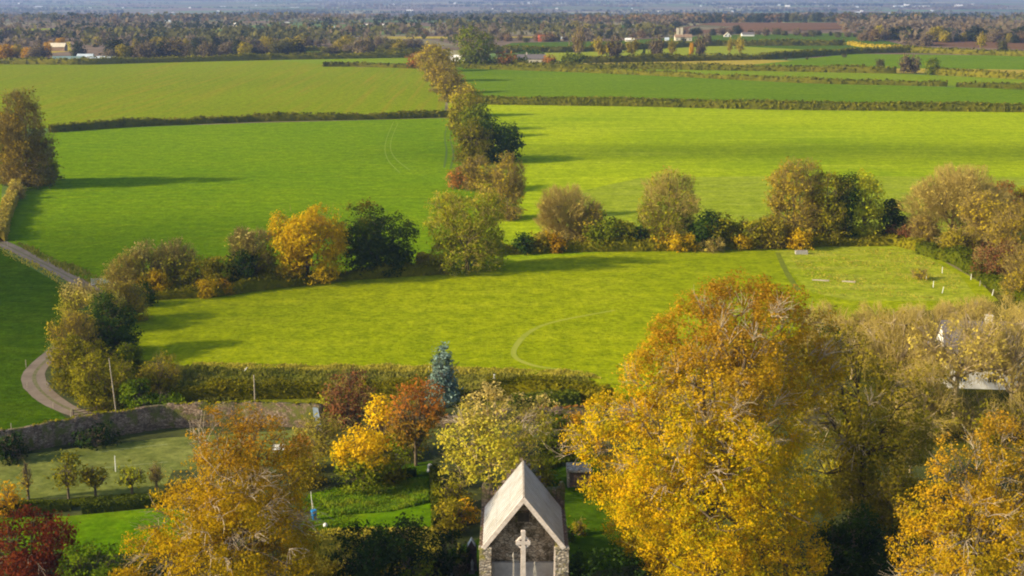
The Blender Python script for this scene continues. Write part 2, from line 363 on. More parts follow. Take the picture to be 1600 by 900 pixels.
def shade_cloud(x, y, rx, ry, seed, thick):
    '''unseen shade caster, added sunward of the ground it darkens'''
    alt = 620; dxy = alt/math.tan(SUN_EL); cx, cy = x + math.sin(SUN_AZ)*dxy, y + math.cos(SUN_AZ)*dxy
    rg = np.random.RandomState(seed); m = MB()
    for i in range(16):
        a = rg.rand()*6.28; q = math.sqrt(rg.rand())*.75; r = (.28+.2*rg.rand()); k = 12
        ox, oy = math.cos(a)*q*rx, math.sin(a)*q*ry; prof = []
        for j in range(7): t = -math.pi/2 + math.pi*j/6; prof.append((max(.01, math.cos(t)), math.sin(t)))
        v = []; f = []
        for pr, pz in prof:
            for n in range(k): b = 6.283*n/k; v.append((ox+pr*r*rx*math.cos(b), oy+pr*r*ry*math.sin(b), pz*r*22))
        for j in range(6):
            for n in range(k): f.append((j*k+n, j*k+(n+1) % k, (j+1)*k+(n+1) % k, (j+1)*k+n))
        m.add(v, f)
    mt, nt, out = newmat('shade_cloud_veil'); d = N(nt, 'ShaderNodeBsdfTranslucent'); d.inputs[0].default_value = (.9,.9,.9,1); t = N(nt, 'ShaderNodeBsdfTransparent'); ms = N(nt, 'ShaderNodeMixShader'); ms.inputs[0].default_value = thick
    nt.links.new(t.outputs[0], ms.inputs[1]); nt.links.new(d.outputs[0], ms.inputs[2]); nt.links.new(ms.outputs[0], out.inputs[0])
    o = m.build('shade_cloud', mt, smooth=True); o.location = (cx, cy, alt); o['kind'] = 'structure'
shade_cloud(-95, 215, 55, 130, 1, .08)  # out of view, added to darken the left edge of the fields
shade_cloud(150, 430, 240, 32, 2, .06)  # out of view, added to shade a band across the bright pasture
for nme, poly, mat, k in fields: sheet(nme, poly, mat, L*(k+1))
# soft-edged strips: worn tracks across the grass
def strip(name, pts, wid, mat, z, kind='structure'):
    p = np.array([P(a, b)[:2] for a, b in pts]); 
    # smooth
    for _ in range(2):
        q = [p[0]]
        for i in range(len(p)-1): q += [p[i]*.75+p[i+1]*.25, p[i]*.25+p[i+1]*.75]
        q.append(p[-1]); p = np.array(q)
    t = np.gradient(p, axis=0); t /= np.linalg.norm(t, axis=1)[:, None]; n = np.stack([-t[:, 1], t[:, 0]], 1)
    rg = np.random.RandomState(len(name)); kk = np.ones(5)/5; ww = wid*(.5 + .14*np.convolve(rg.randn(len(p)+4), kk, 'valid')[:, None])
    A = p + n*ww; B = p - n*ww; m = len(p)
    v = [(x, y, z) for x, y in A] + [(x, y, z) for x, y in B]
    o = mesh(name, v, [(i+m, i+1+m, i+1, i) for i in range(m-1)], mat); o['kind'] = kind; return o
T_pale = simplemat('worn_pale_grass', (.22,.25,.008), (.30,.30,.03), .25)
T_dark = simplemat('worn_dark_grass', (.05,.09,.002), (.08,.13,.003), .6)
GRAVEL = simplemat('farm_track', (.17,.125,.085), (.25,.19,.135), .35, detail=8)
strip('farm_track', [(-60,352),(0,378),(60,408),(132,445),(170,470),(150,510),(90,548),(52,578),(52,600),(80,628),(130,650),(178,657),(230,650)], 2.9, GRAVEL, .028)
strip('track_grass_crown', [(-60,352),(0,378),(60,408),(132,445),(170,470),(150,510),(90,548),(54,579),(53,600),(81,627),(130,649),(178,656),(230,650)], .45, simplemat('track_middle', (.10,.10,.03), (.20,.17,.08), 1.5), .032)
strip('worn_path', [(960,485),(860,503),(822,520),(800,548),(806,562),(840,574),(900,580)], .7, T_pale, .03)
T_faint = simplemat('faint_wheel_mark', (.135,.20,.002), (.18,.235,.01), .3)
strip('wheel_rut', [(698,196),(694,218),(699,235),(694,262)], .5, T_dark, .03)
strip('wheel_rut', [(708,192),(702,215),(710,240),(704,264)], .5, T_dark, .03)
strip('wheel_rut', [(615,190),(600,225),(604,250),(625,270)], .25, T_faint, .03)
strip('wheel_rut', [(622,192),(608,225),(614,246),(640,266)], .25, T_faint, .03)
strip('ditch_line', [(1215,395),(1228,425),(1248,455)], 1.0, simplemat('sunken_grass',(.10,.12,.002),(.15,.17,.004),.6), .032)
strip('court_line', [(150,732),(262,722)], .08, simplemat('white_line', (.2,.25,.10),(.34,.36,.2)), .03)
strip('court_line', [(150,707),(262,694)], .08, bpy.data.materials['white_line'], .03)

# ------------------------------------------------------------------ foliage
def snoise(p, s, seed):
    r = np.random.RandomState(seed); o = np.zeros(len(p))
    for k in range(4):
        w = r.randn(3)*s*(1+.7*k); o += np.sin(p @ w + r.rand()*6.28)/(1+.5*k)
    return o
def leaf_quads(c, nrm, size, rg, aspect=.62):
    n = len(c)
    a = np.cross(nrm, rg.randn(n, 3)); a /= np.linalg.norm(a, axis=1)[:, None] + 1e-9
    b = np.cross(nrm, a)
    s = size*(.45+1.15*rg.rand(n)**1.3)[:, None]*.5
    bend = nrm*s*.25
    v = np.stack([c - a*s*1.2, c - b*s*aspect*1.2 + bend, c + a*s*1.2, c + b*s*aspect*1.2 + bend], 1).reshape(-1, 3)
    f = np.arange(4*n).reshape(n, 4)
    return v, f
def auto_lobes(w, h, cb, rg, shape='round', n=None):
    """lobes (x,y,z,r) filling a crown w wide, from cb*h to h"""
    z0 = cb*h; zc = (z0+h)/2; rz = (h-z0)/2; rx = w/2; rm = min(rx, rz)
    out = [(0, 0, zc + rz*k, rm*.68) for k in ((0,) if rz < rx*1.25 else (-.45, 0, .4))]
    if rx > rz*1.25: out += [(sx*rx*.45, 0, zc*.95, rm*.62) for sx in (-1, 1)]
    for i in range(n or 22):
        d = rg.randn(3); d /= np.linalg.norm(d)
        r = rm*(.24 + .22*rg.rand())
        out.append((d[0]*(rx-r), d[1]*(rx-r), zc + d[2]*(rz-r*.9), r))
    if cb < .15:
        for i in range(8):
            a = i*.785 + rg.rand()*.6; r = rm*(.30+.12*rg.rand())
            out.append((math.cos(a)*(rx-r)*.86, math.sin(a)*(rx-r)*.86, z0 + r*.8, r))
    return out
def lobe_sample(lobes, n, rg, fill=.45):
    L_ = np.array([l[:4] for l in lobes]); wgt = L_[:, 3]**2; wgt /= wgt.sum()
    i = rg.choice(len(L_), n, p=wgt); d = rg.randn(n, 3); d /= np.linalg.norm(d, axis=1)[:, None]
    rr = (1 - fill*rg.rand(n)**1.6)[:, None]
    p = L_[i, :3] + d*L_[i, 3:4]*rr*(1 + .16*np.sin(d[:, :1]*5+i[:, None])*np.sin(d[:, 2:]*6+i[:, None]*2))
    # drop points deep inside other lobes
    keep = np.ones(n, bool)
    for l in L_:
        q = np.linalg.norm(p - l[:3], axis=1)/l[3]
        keep &= ~((q < .62) & (rg.rand(n) < .8))
    return p[keep], d[keep]
def quad_bez(a, b, c, n):
    t = np.linspace(0, 1, n)[:, None]; return (1-t)**2*a + 2*t*(1-t)*b + t*t*c

def build_tree(name, loc, w, h, leaf, label=None, cat='tree', group=None, D=None, cb=.15, shape='round', lobes=None,
               dens=1.0, seed=0, bark=BARK, fans=0, bare=0.0, trunk=True, gaps=.35, lean=(0, 0), lf=.0019, twigmat=None, twiglen=1.0, fanz=(.4,1.), fill=.55, limb=1.0):
    rg = np.random.RandomState(seed*7+11); D = D or loc[1]
    root = empty(name, loc, label, cat, group)
    lobes = lobes or auto_lobes(w, h, cb, rg, shape)
    if D < 480 and shape != 'cone' and w*1365/D > 22:
        sub = []
        for l in lobes:
            for _ in range(7 if D < 160 else 4):
                d = rg.randn(3); d /= np.linalg.norm(d); d[2] = d[2]*.9 + .1; q = l[3]*(.26+.20*rg.rand())
                sub.append((l[0]+d[0]*(l[3]-q*.55), l[1]+d[1]*(l[3]-q*.55), l[2]+d[2]*(l[3]-q*.55), q))
        lim = 1e9 if D < 160 else w*.54
        base_lobes = lobes; lobes = [(l[0], l[1], l[2], l[3]*.88) for l in lobes] + [q for q in sub if math.hypot(q[0], q[1]) < lim]
        area = sum(4*math.pi*l[3]**2 for l in base_lobes)*.5
    else: area = sum(4*math.pi*l[3]**2 for l in lobes)*.5; base_lobes = lobes
    s = max(.16, D*lf)
    px = D/1365.0
    # --- crown leaves
    n = int(dens*1.35*area/(s*s)); ncl = max(30, n//7)
    cl, cd = lobe_sample(lobes, int(ncl*1.5), rg, fill)
    if shape == 'cone':
        m_ = ncl; t = 1-(1-rg.rand(m_))**.62; a = rg.rand(m_)*6.283; tier = (t*11) % 1.0
        rr = w/2*(1-t)**.85*(.62+.38*(1-tier))*(1-.5*rg.rand(m_)**2)*(1+.12*np.sin(a*5+np.floor(t*11)*2)) + .05
        cl = np.c_[rr*np.cos(a), rr*np.sin(a), h*(.03+.97*t) - rr*.12]; cd = np.c_[np.cos(a), np.sin(a), .3+0*a]; cl[:, 2] = cl[:, 2].clip(.4)
    nz = snoise(cl, 2.2/max(2.5, w*.22), seed+5); cl = cl[nz > np.quantile(nz, gaps*.5)]; cd = cd[nz > np.quantile(nz, gaps*.5)]
    if shape != 'cone': k = cl[:, 2] > cb*h*.5; cl, cd = cl[k], cd[k]
    cl = cl[cl[:, 2] > s*.3]
    cd = cd[:len(cl)] if len(cd) != len(cl) else cd
    ctr = np.array([0, 0, h*.45])
    if len(cl):
        k = 7; cs = s*1.7
        pts = np.repeat(cl, k, 0) + rg.randn(len(cl)*k, 3)*cs*np.array([.75, .75, .42])
        outw = pts - ctr; outw /= np.linalg.norm(outw, axis=1)[:, None]
        nr = outw*.75 + rg.randn(len(pts), 3)*.55 + np.array([0, 0, .35]); nr /= np.linalg.norm(nr, axis=1)[:, None]
        sel = pts[:, 2] > .05
        if bare: sel &= rg.rand(len(pts)) > bare
        v, f = leaf_quads(pts[sel], nr[sel], s, rg)
        mesh('crown', v, f, LM[leaf], root)
    # --- trunk and limbs
    if trunk:
        tr = max(.12, h*.017)*(1.0 if w < h else 1.15)
        top = np.array([lean[0], lean[1], h*max(cb, .12)+h*.18])
        lines = [quad_bez(np.zeros(3), np.array([lean[0]*.2, lean[1]*.2, top[2]*.5]), top, 6)]; rads = [np.linspace(tr*1.25, tr*.8, 6)]
        big = sorted(base_lobes, key=lambda l: -l[3])[:16 if D < 200 else 8]
        for l in big:
            e = np.array(l[:3]); st = lines[0][rg.randint(3, 6)]
            m_ = (st+e)/2 + np.array([0, 0, -.08*h])*rg.rand() + rg.randn(3)*w*.02
            ln = quad_bez(st, m_, e, 6); lines.append(ln); rads.append(np.linspace(tr*.55, tr*.18*limb, 6))
            nb = 7 if D < 200 else (4 if D < 450 else 0)
            for _ in range(nb):
                d = rg.randn(3); d[2] = abs(d[2])*.8 - .1; d /= np.linalg.norm(d)
                s0 = ln[rg.randint(2, 6)]; e2 = e + d*l[3]*(.85+.25*rg.rand())
                lines.append(quad_bez(s0, (s0+e2)/2 + rg.randn(3)*l[3]*.12, e2, 5)); rads.append(np.linspace(tr*.2*limb, max(tr*.05, px*.18)*limb, 5))
        v, f = tube_arrays(lines, rads, 6 if D < 200 else 4)
        mesh('trunk', v, f, bark, root, smooth=True)
    # --- fine bare twigs
    tm = twigmat or TWIG
    if bare or fans:
        lines = []; rads = []
        rad0 = max(.014, px*.22)
        if bare:
            nt_ = int(bare*area*1.25/(max(.5, px*2.2)**2)*1.5); nt_ = min(nt_, 16000)
            cl2, cd2 = lobe_sample(lobes, nt_*2, rg, .8); cl2 = cl2[:nt_]; cd2 = cd2[:nt_]
            ok = cl2[:, 2] > .2; cl2 = cl2[ok]; cd2 = cd2[ok]; m2 = len(cl2)
            o = cl2 - np.array([0, 0, h*.2]); o /= np.linalg.norm(o, axis=1)[:, None]
            dr = o*.8 + rg.randn(m2, 3)*.35 + np.array([0, 0, .25]); dr /= np.linalg.norm(dr, axis=1)[:, None]
            ln = twiglen*(.8+1.1*rg.rand(m2))[:, None]*max(1, px*5)
            side = np.cross(dr, rg.randn(m2, 3)); side /= np.linalg.norm(side, axis=1)[:, None]
            a = cl2 - dr*ln*.5; bm = cl2 + side*ln*.06; e = cl2 + dr*ln*.5; e[:, 2] -= ln[:, 0]*.08
            r = rad0*.8
            s2 = np.cross(dr, side)
            v = np.stack([a-side*r, a+side*r, bm+side*r*.8, bm-side*r*.8, e-side*r*.3, e+side*r*.3], 1).reshape(-1, 3)
            b = np.arange(m2)[:, None]*6
            f = np.concatenate([b + np.array([0,1,2,3]), b + np.array([3,2,5,4])])
            v3 = np.stack([a-s2*r, a+s2*r, bm+s2*r*.8, bm-s2*r*.8, e-s2*r*.3, e+s2*r*.3], 1).reshape(-1, 3)
            V = np.concatenate([v, v3]); Fq = np.concatenate([f, f+len(v)])
            mesh('twigs', V, Fq, tm, root)
        if fans:
            pl, pd = lobe_sample(lobes, fans*6, rg, .05)
            kz = (pl[:, 2] > fanz[0]*h) & (pl[:, 2] <= fanz[1]*h) & (pd[:, 1] < .35)
            pl = pl[kz][:fans]; pd = pd[kz][:fans]
            for p, d in zip(pl, pd):
                o = p - ctr*.8; o /= np.linalg.norm(o)
                base = p - o*(1.0+rg.rand())
                for _ in range(rg.randint(5, 10)):
                    dd = o + rg.randn(3)*.38; dd /= np.linalg.norm(dd); ln = .9+1.2*rg.rand()
                    e = base + dd*ln*1.3 + np.array([0, 0, -.3*ln]); m_ = base + dd*ln*.75 + np.array([0, 0, .15*ln]) + rg.randn(3)*.1
                    c1 = quad_bez(base, m_, e, 5); lines.append(c1); rads.append(np.linspace(rad0*1.8, rad0*.7, 5))
                    for _ in range(2):
                        s0 = c1[rg.randint(2, 4)]; e2 = s0 + (dd + rg.randn(3)*.45)*ln*.45
                        lines.append(quad_bez(s0, (s0+e2)/2+rg.randn(3)*.06, e2, 4)); rads.append(np.linspace(rad0, rad0*.5, 4))
            v, f = tube_arrays(lines, rads, 3)
            mesh('bare_branches', v, f, twigmat or FANTWIG, root)
    return root
def px_tree(name, u, v, wpx, hpx, leaf, label, **kw):
    """tree whose foot was surveyed at photo point (u,v) on the ground, with its measured width and height"""
    x, y, _ = P(u, v); y2 = y + wpx*mpp(y)*.25
    x = at(u, v, y2)[0]
    m = mpp(y2); top = H + ray(u, v-hpx)[2]*y2/ray(u, v-hpx)[1]
    kw.setdefault('seed', int(u*3+v*7) % 1000)
    return build_tree(name, (x, y2, 0), wpx*m, max(1.0, top*1.0), leaf, label, **kw)
def px_lobes(root, Y, lst):
    return [(*(np.array(at(u, v, Y+dy)) - np.array(root)), r*mpp(Y+dy, at(u, v, Y+dy)[2])) for u, v, r, dy in lst]

# ------------------------------------------------------------------ hedges
def hedge(name, pts, wid, hgt, leaf, label, group=None, dens=1.0, cat='hedge', rough=.25, core=True, px=True, lf=.0017):
    p = np.array([P(a, b)[:2] for a, b in pts]) if px else np.array(pts, float)
    c = p.mean(0); root = empty(name, (c[0], c[1], 0), label, cat, group); p = p - c
    seg = np.linalg.norm(np.diff(p, axis=0), axis=1); tot = seg.sum(); cum = np.r_[0, np.cumsum(seg)]
    rg = np.random.RandomState(int(abs(tot*13+c[0])) % 9999)
    D = c[1]; s = max(.13, D*lf)
    n = int(dens*2.2*tot*(wid+2*hgt)/(s*s)*.8); n = min(n, 60000)
    t = rg.rand(n)*tot; X = np.stack([np.interp(t, cum, p[:, i]) for i in (0, 1)], 1)
    dx = np.stack([np.interp(np.minimum(t+.5, tot), cum, p[:, i]) - np.interp(np.maximum(t-.5, 0), cum, p[:, i]) for i in (0, 1)], 1)
    dx /= np.linalg.norm(dx, axis=1)[:, None]+1e-9; nn = np.stack([-dx[:, 1], dx[:, 0]], 1)
    ph = rg.rand(6)*6.28
    def hh(t): return hgt*(1 + rough*(.5*np.sin(t/ max(3, D*.02)+ph[0]) + .3*np.sin(t/ max(1.3, D*.008)+ph[1]) + .2*np.sin(t/max(.6, D*.003)+ph[2])))
    Hh = hh(t)
    which = rg.rand(n); top = which < wid/(wid+2*hgt)*1.4
    off = np.where(top, (rg.rand(n)-.5)*wid, np.sign(rg.rand(n)-.5)*wid*.5)
    z = np.where(top, Hh, rg.rand(n)*Hh)
    off = off + rg.randn(n)*wid*.05; z = np.abs(z + rg.randn(n)*hgt*.05*(1+rough*2))
    pts3 = np.c_[X + nn*off[:, None], z]
    nr = np.c_[nn*np.where(top, 0, np.sign(off))[:, None], np.where(top, 1, .25)] + rg.randn(n, 3)*.5; nr /= np.linalg.norm(nr, axis=1)[:, None]
    v, f = leaf_quads(pts3, nr, s, rg)
    if core:
        tt = np.linspace(0, tot, max(2, int(tot/max(2, D*.01))))
        Xc = np.stack([np.interp(tt, cum, p[:, i]) for i in (0, 1)], 1); g = np.gradient(Xc, axis=0); g /= np.linalg.norm(g, axis=1)[:, None]+1e-9
        m_ = np.stack([-g[:, 1], g[:, 0]], 1)*wid*.44; hc = hh(tt)*.93
        ring = np.stack([np.c_[Xc-m_, 0*hc], np.c_[Xc-m_, hc*.9], np.c_[Xc, hc], np.c_[Xc+m_, hc*.9], np.c_[Xc+m_, 0*hc]], 1).reshape(-1, 3)
        k = len(tt); q = []
        for i in range(k-1):
            for j in range(4): q.append((i*5+j, i*5+j+1, (i+1)*5+j+1, (i+1)*5+j))
        q = np.array(q) + len(v)
        q = np.concatenate([q, np.array([[0,1,2,3],[(k-1)*5,(k-1)*5+1,(k-1)*5+2,(k-1)*5+3]])+len(v)])
        v = np.concatenate([v, ring]); f = np.concatenate([f, q])
    mesh('foliage', v, f, LM[leaf], root)
    return root

# ------------------------------------------------------------------ the chapel
def chapel():
    XL, XR, XC, Y0, Y1, ZE, ZA = -2.40, 4.38, .99, 108.4, 117.3, 5.35, 9.70
    r = empty('ruined_chapel', (XC, (Y0+Y1)/2, 0), 'small ruined stone chapel with an open gable end and pale steep roof', 'chapel')
    def par(o): o.parent = r; o.location = (-XC, -(Y0+Y1)/2, 0); return o
    WL, WR, IL, IR = -2.79, 4.83, -1.76, 3.68
    rg = random.Random(4)
    for a, b, s in ((WL, IL, -1), (IR, WR, 1)):
        m = MB(); n = 14
        # long wall with an uneven rubble top
        tops = [5.30 + rg.uniform(-.05, .05) for _ in range(n+1)]
        v = []; f = []
        for i in range(n+1):
            y = Y0 + .02 + (Y1 - Y0)*i/n; v += [(a, y, -.2), (a, y, tops[i]), (b, y, tops[i]), (b, y, -.2)]
        for i in range(n):
            for j in range(4): f.append((i*4+j, i*4+(j+1) % 4, i*4+4+(j+1) % 4, i*4+4+j))
        f += [(0, 3, 2, 1), (n*4, n*4+1, n*4+2, n*4+3)]
        m.add(v, f); par(m.build('side_wall', STONE, None))
        # pale front pier made of courses, with a mossy capping
        p = MB(); z = -.2; k = 0
        while z < 5.0:
            h = rg.uniform(.28, .5); o_ = rg.uniform(0, .05)
            p.box(a-.03+o_, b+.03-o_, Y0-.12+o_, Y0+.3, z, min(z+h-.02, 5.25)); z += h
        p.box(a-.06, b+.05, Y0-.16, Y0+.35, 5.16, 5.36, .04)
        par(p.build('front_pier', STONE_PALE, None))
    # rear gable wall standing proud of the roof, with stepped rubble edges
    g = MB()
    def zr(x): return 9.95 - abs(x-XC)*1.27
    g.box(WL+.02, WR-.02, Y1, Y1+.9, -.2, 6.2)
    x = WL; 
    while x < WR:
        wd = rg.uniform(.32, .5); x2 = min(x+wd, WR); xm = (x+x2)/2
        top = max(7.0, zr(xm)) + rg.uniform(-.10, .12)
        if (x-WL < .5) or (WR-x2 < .5): top = 7.2 + rg.uniform(-.1, .2)
        g.box(x, x2-.015, Y1+.03+rg.uniform(0, .06), Y1+.85-rg.uniform(0, .08), 6.203, top, .03); x = x2
    for (xx, zz) in ((WL+.1, 7.3), (WR-.45, 7.25), (WR-.5, 7.45)):
        g.box(xx, xx+.4, Y1+.1, Y1+.7, zz, zz+.22, .04)
    par(g.build('rear_gable', STONE, None))
    YF = Y0 + 2.4; zs = 2.95
    def XZ(u, v): q = at(u, v, YF); return q[0], q[2]
    b = MB()
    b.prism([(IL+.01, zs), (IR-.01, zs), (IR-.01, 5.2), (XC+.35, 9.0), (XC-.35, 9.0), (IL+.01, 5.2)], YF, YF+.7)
    par(b.build('inner_gable_wall', STONE_INNER_LIFTED, None))
    pl = MB(); pl.box(IL+.012, IR-.012, YF-.25, YF+.7, -.1, zs-.003); par(pl.build('plastered_wall_base', simplemat('grey_plaster', (.34,.30,.26), (.52,.47,.42), .9), None))
    (xa, za), (xb, zb) = XZ(809, 815), XZ(827, 801)
    nn = MB()
    for q in ((xa-.22, xa, za, zb), (xb, xb+.22, za, zb), (xa-.4, xb+.4, zb+.003, zb+.18)): nn.box(q[0], q[1], YF-.06, YF-.003, q[2], q[3], .01)
    par(nn.build('window_surround', STONE, None))
    dk = MB(); dk.box(xa+.01, xb-.01, YF-.03, YF-.004, za, zb-.01); par(dk.build('window_shade_slab', simplemat('deep_shadow_stone', (.06,.045,.03), (.10,.08,.05)), None))  # dark slab, the shade of the recess put into its colour
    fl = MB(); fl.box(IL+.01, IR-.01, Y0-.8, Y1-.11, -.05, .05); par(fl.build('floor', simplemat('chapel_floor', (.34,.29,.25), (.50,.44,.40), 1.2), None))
    # roof: two slopes of lead sheets with rolled seams
    m_, nt_, out_ = newmat('weathered_lead_sheet')
    n1 = noise(nt_, coords(nt_, (.6, 5, .6)), 1.4, 5, .7); n2 = noise(nt_, coords(nt_), .8, 4)
    col = ramp(nt_, n1, [(.33,.315,.30), (.50,.485,.47)], [.3, .7]); col = mix(nt_, col, ramp(nt_, n2, [(.80,.76,.66),(1.05,1.05,1.05)], [.3,.7]), 1.0, 'MULTIPLY')
    finish(nt_, out_, col, .55, bump(nt_, n1, .15, .02), spec=.3)
    dx = XC - XL; rise = ZA - ZE; ln = math.hypot(dx, rise); ux, uz = dx/ln, rise/ln
    for s in (-1, 1):
        m = MB()
        def Q(t, o, s=s): return (XC + s*(dx - t*ux) + s*uz*o, ZE + t*uz + ux*o)      # t up the slope, o off it
        m.prism([Q(-.06, 0), Q(ln, 0), Q(ln, .12), Q(-.06, .12)][::s], Y0-.05, Y1-.02)
        k = 0; y = Y0 + .5
        while y < Y1-.3:
            m.prism([Q(-.05, .119), Q(ln-.06, .119), Q(ln-.06, .155), Q(-.05, .155)][::s], y-.03, y+.03); y += .62
        for t in (ln*.34, ln*.68): m.prism([Q(t-.02, .118), Q(t+.02, .118), Q(t+.02, .135), Q(t-.02, .135)][::s], Y0-.05, Y1-.05)
        par(m.build('roof_slope', m_, None))
        e = MB()
        e.prism([Q(-.10, -.22), Q(ln+.05, -.22), Q(ln+.05, .17), Q(-.10, .17)][::s], Y0-.17-.004*s, Y0-.056-.002*s)
        par(e.build('barge_board', CUT, None))
        gt = MB(); gt.box(XC+s*dx-.09+s*.12, XC+s*dx+.09+s*.12, Y0+.1, Y1-.1, 5.31, 5.43); par(gt.build('gutter', simplemat('rusty_gutter', (.10,.05,.03), (.2,.12,.08)), None))
    c = MB(); c.prism([(XC-.12, ZA-.02), (XC-.03, ZA+.19), (XC+.09, ZA+.19), (XC+.13, ZA-.02)], Y0-.04, Y1-.03)
    par(c.build('ridge_cap', simplemat('dark_ridge', (.22,.18,.14), (.36,.31,.26)), None))
    for xx, wd in ((IR-.10, .13),):
        j = MB(); j.box(xx, xx+wd, Y0-.02, Y0+.16, 0.05, 5.3); par(j.build('door_jamb', CUT, None))
    return r
chapel()

def celtic_cross(u, vc, vt, Y, label):
    c = at(u, vc, Y); zt = at(u, vt, Y)[2]; k = mpp(Y, c[2]); z = c[2]
    r = empty('celtic_cross', (c[0], Y, 0), label, 'cross', rz=.04)
    R = 10.0*k; m = MB(); w0 = 3.5*k; wb = 4.4*k; d = .16
    m.add([(-wb,-d*1.2,.9),(wb,-d*1.2,.9),(wb,d*1.2,.9),(-wb,d*1.2,.9),(-w0,-d,z-R*.55),(w0,-d,z-R*.55),(w0,d,z-R*.55),(-w0,d,z-R*.55)],
          [(0,3,2,1),(4,5,6,7),(0,1,5,4),(1,2,6,5),(2,3,7,6),(3,0,4,7)])
    a = 2.4*k; e = 3.5*k; q = a*1.05
    poly = [(-w0,z-R*.55),(w0,z-R*.55),(q,z-q),(R+.8*k,z-e*.95),(R+1.2*k,z-e*.6),(R+1.2*k,z+e*.6),(R+.8*k,z+e*.95),(q,z+q),(e*.92,z+R*.9),(e,zt-.08),(e*.8,zt),(-e*.8,zt),(-e,zt-.08),(-e*.92,z+R*.9),(-q,z+q),(-R-1.0*k,z+e*.95),(-R-1.5*k,z+e*.6),(-R-1.5*k,z-e*.6),(-R-1.0*k,z-e*.95),(-q,z-q)]
    m.prism(poly, -d, d)
    sh = m.build('shaft', CUT, r)
    t = MB(); n = 28
    for i in range(n):
        a0, a1 = 2*math.pi*i/n, 2*math.pi*(i+1)/n
        t.prism([(R*1.0*math.cos(a0), z+R*1.0*math.sin(a0)), (R*1.0*math.cos(a1), z+R*1.0*math.sin(a1)), (R*.72*math.cos(a1), z+R*.72*math.sin(a1)), (R*.72*math.cos(a0), z+R*.72*math.sin(a0))], -d*.72, d*.72)
    t.build('ring', CUT, r)
    b = MB()
    for i, (hw, z0, z1) in enumerate(((1.1, -.1, .3), (.85, .303, .62), (.6, .623, .95))): b.box(-hw, hw, -hw*.8, hw*.8, z0, z1, .05)
    b.build('plinth', CUT, r)
    return r
celtic_cross(817.5, 847.3, 829, 106.6, 'tall pale stone celtic cross standing before the open chapel gable')
def spire_stone(u, vt, Y, wpx, label, knob):
    t = at(u, vt, Y); k = mpp(Y, t[2]); r = empty('grave_pillar', (t[0], Y, .05), label, 'gravestone'); zt = t[2]-.05
    m = MB(); hw = wpx*k/2
    if knob:
        m.box(-hw*1.1, hw*1.1, -hw, hw, 0, zt*.30); m.box(-hw*.85, hw*.85, -hw*.8, hw*.8, zt*.30, zt*.58, hw*.12)
        m.box(-hw*.45, hw*.45, -hw*.45, hw*.45, zt*.58, zt*.9, hw*.1); m.lathe(0, 0, [(hw*.3, zt*.88), (hw*.65, zt*.94), (hw*.25, zt)], 8)
    else:
        m.box(-hw*1.2, hw*1.2, -hw*1.1, hw*1.1, 0, .35); m.box(-hw, hw, -hw*.8, hw*.8, .35, zt*.80, hw*.1); m.box(-hw*.85, hw*.85, -hw*.65, hw*.65, zt*.8, zt*.93, hw*.6)
        m.lathe(0, 0, [(hw*.25, zt*.92), (hw*.55, zt*.965), (hw*.2, zt)], 8)
    m.build('stone', CUTGREY, r); return r
spire_stone(802.2, 863, 107.5, 5.6, 'slender grey grave pillar with finial left of the cross', True)
spire_stone(835.8, 877, 107.5, 5.8, 'squat grey grave pillar with rounded cap right of the cross', False)
def pole(name, u, vb, vt, rad, mat, label, cat, Y=None, lean=0.0, group=None, base_z=0.0):
    b = P(u, vb) if Y is None else (at(u, 900, Y)[0], Y, base_z)
    zt = at(u, vt, b[1])[2] - base_z
    r = MB(); r.tube([(0, 0, -.05), (lean*.5, 0, zt*.5), (lean, 0, zt)], [rad*1.15, rad, rad*.85], 7)
    o = r.build(name, mat); o.location = (b[0], b[1], base_z); tag(o, label, cat, group); return o
WOODP = simplemat('weathered_post', (.24,.19,.13), (.42,.36,.27), 5)
WHITEP = simplemat('white_painted', (.62,.60,.55), (.80,.78,.72), 5, b=.05)
pole('metal_post', 771.5, 0, 881, .045, CUTGREY, 'thin grey metal post by the inner left wall of the chapel', 'post', Y=109.6)
pole('metal_post', 866.0, 0, 860, .05, CUT, 'thin pale metal post inside the chapel near its right jamb', 'post', Y=109.9)

# little gabled shrine and ruined wall left of the chapel
def shrine():
    b = P(737, 893); k = mpp(b[1]); r = empty('garden_shrine', (b[0], b[1], 0), 'small dark shrine with white gabled hood beside the chapel wall', 'shrine')
    m = MB(); w = 8*k
    m.box(-w, -w*.6, 0, .8, 0, 1.7); m.box(w*.6, w, 0, .8, 0, 1.9); m.box(-w, w, .5, .85, 0, 2.2); m.prism([(-w, 2.2), (w, 2.2), (0, 3.0)], .1, .85)
    m.build('stonework', simplemat('dark_brown_stone', (.05,.03,.025), (.12,.08,.06), 4), r)
    h = MB(); 
    for s in (-1, 1): h.prism([(s*.0, 3.04), (s*w*.75, 2.42), (s*w*.75, 2.56), (s*.0, 3.2)][::s], -.1, .45)
    h.build('gabled_hood', WHITEP, r)
    s = MB(); s.lathe(.05, .25, [(.15, .0), (.13, .4), (.17, .75), (.08, .9), (.09, 1.0), (.02, 1.1)], 8); s.build('statuette', CUTGREY, r)
    f = MB(); f.box(-w*.6, w*.6, -.6, .5, -.05, .06); f.build('paving', simplemat('paving', (.13,.09,.07), (.2,.15,.12)), r)
shrine()
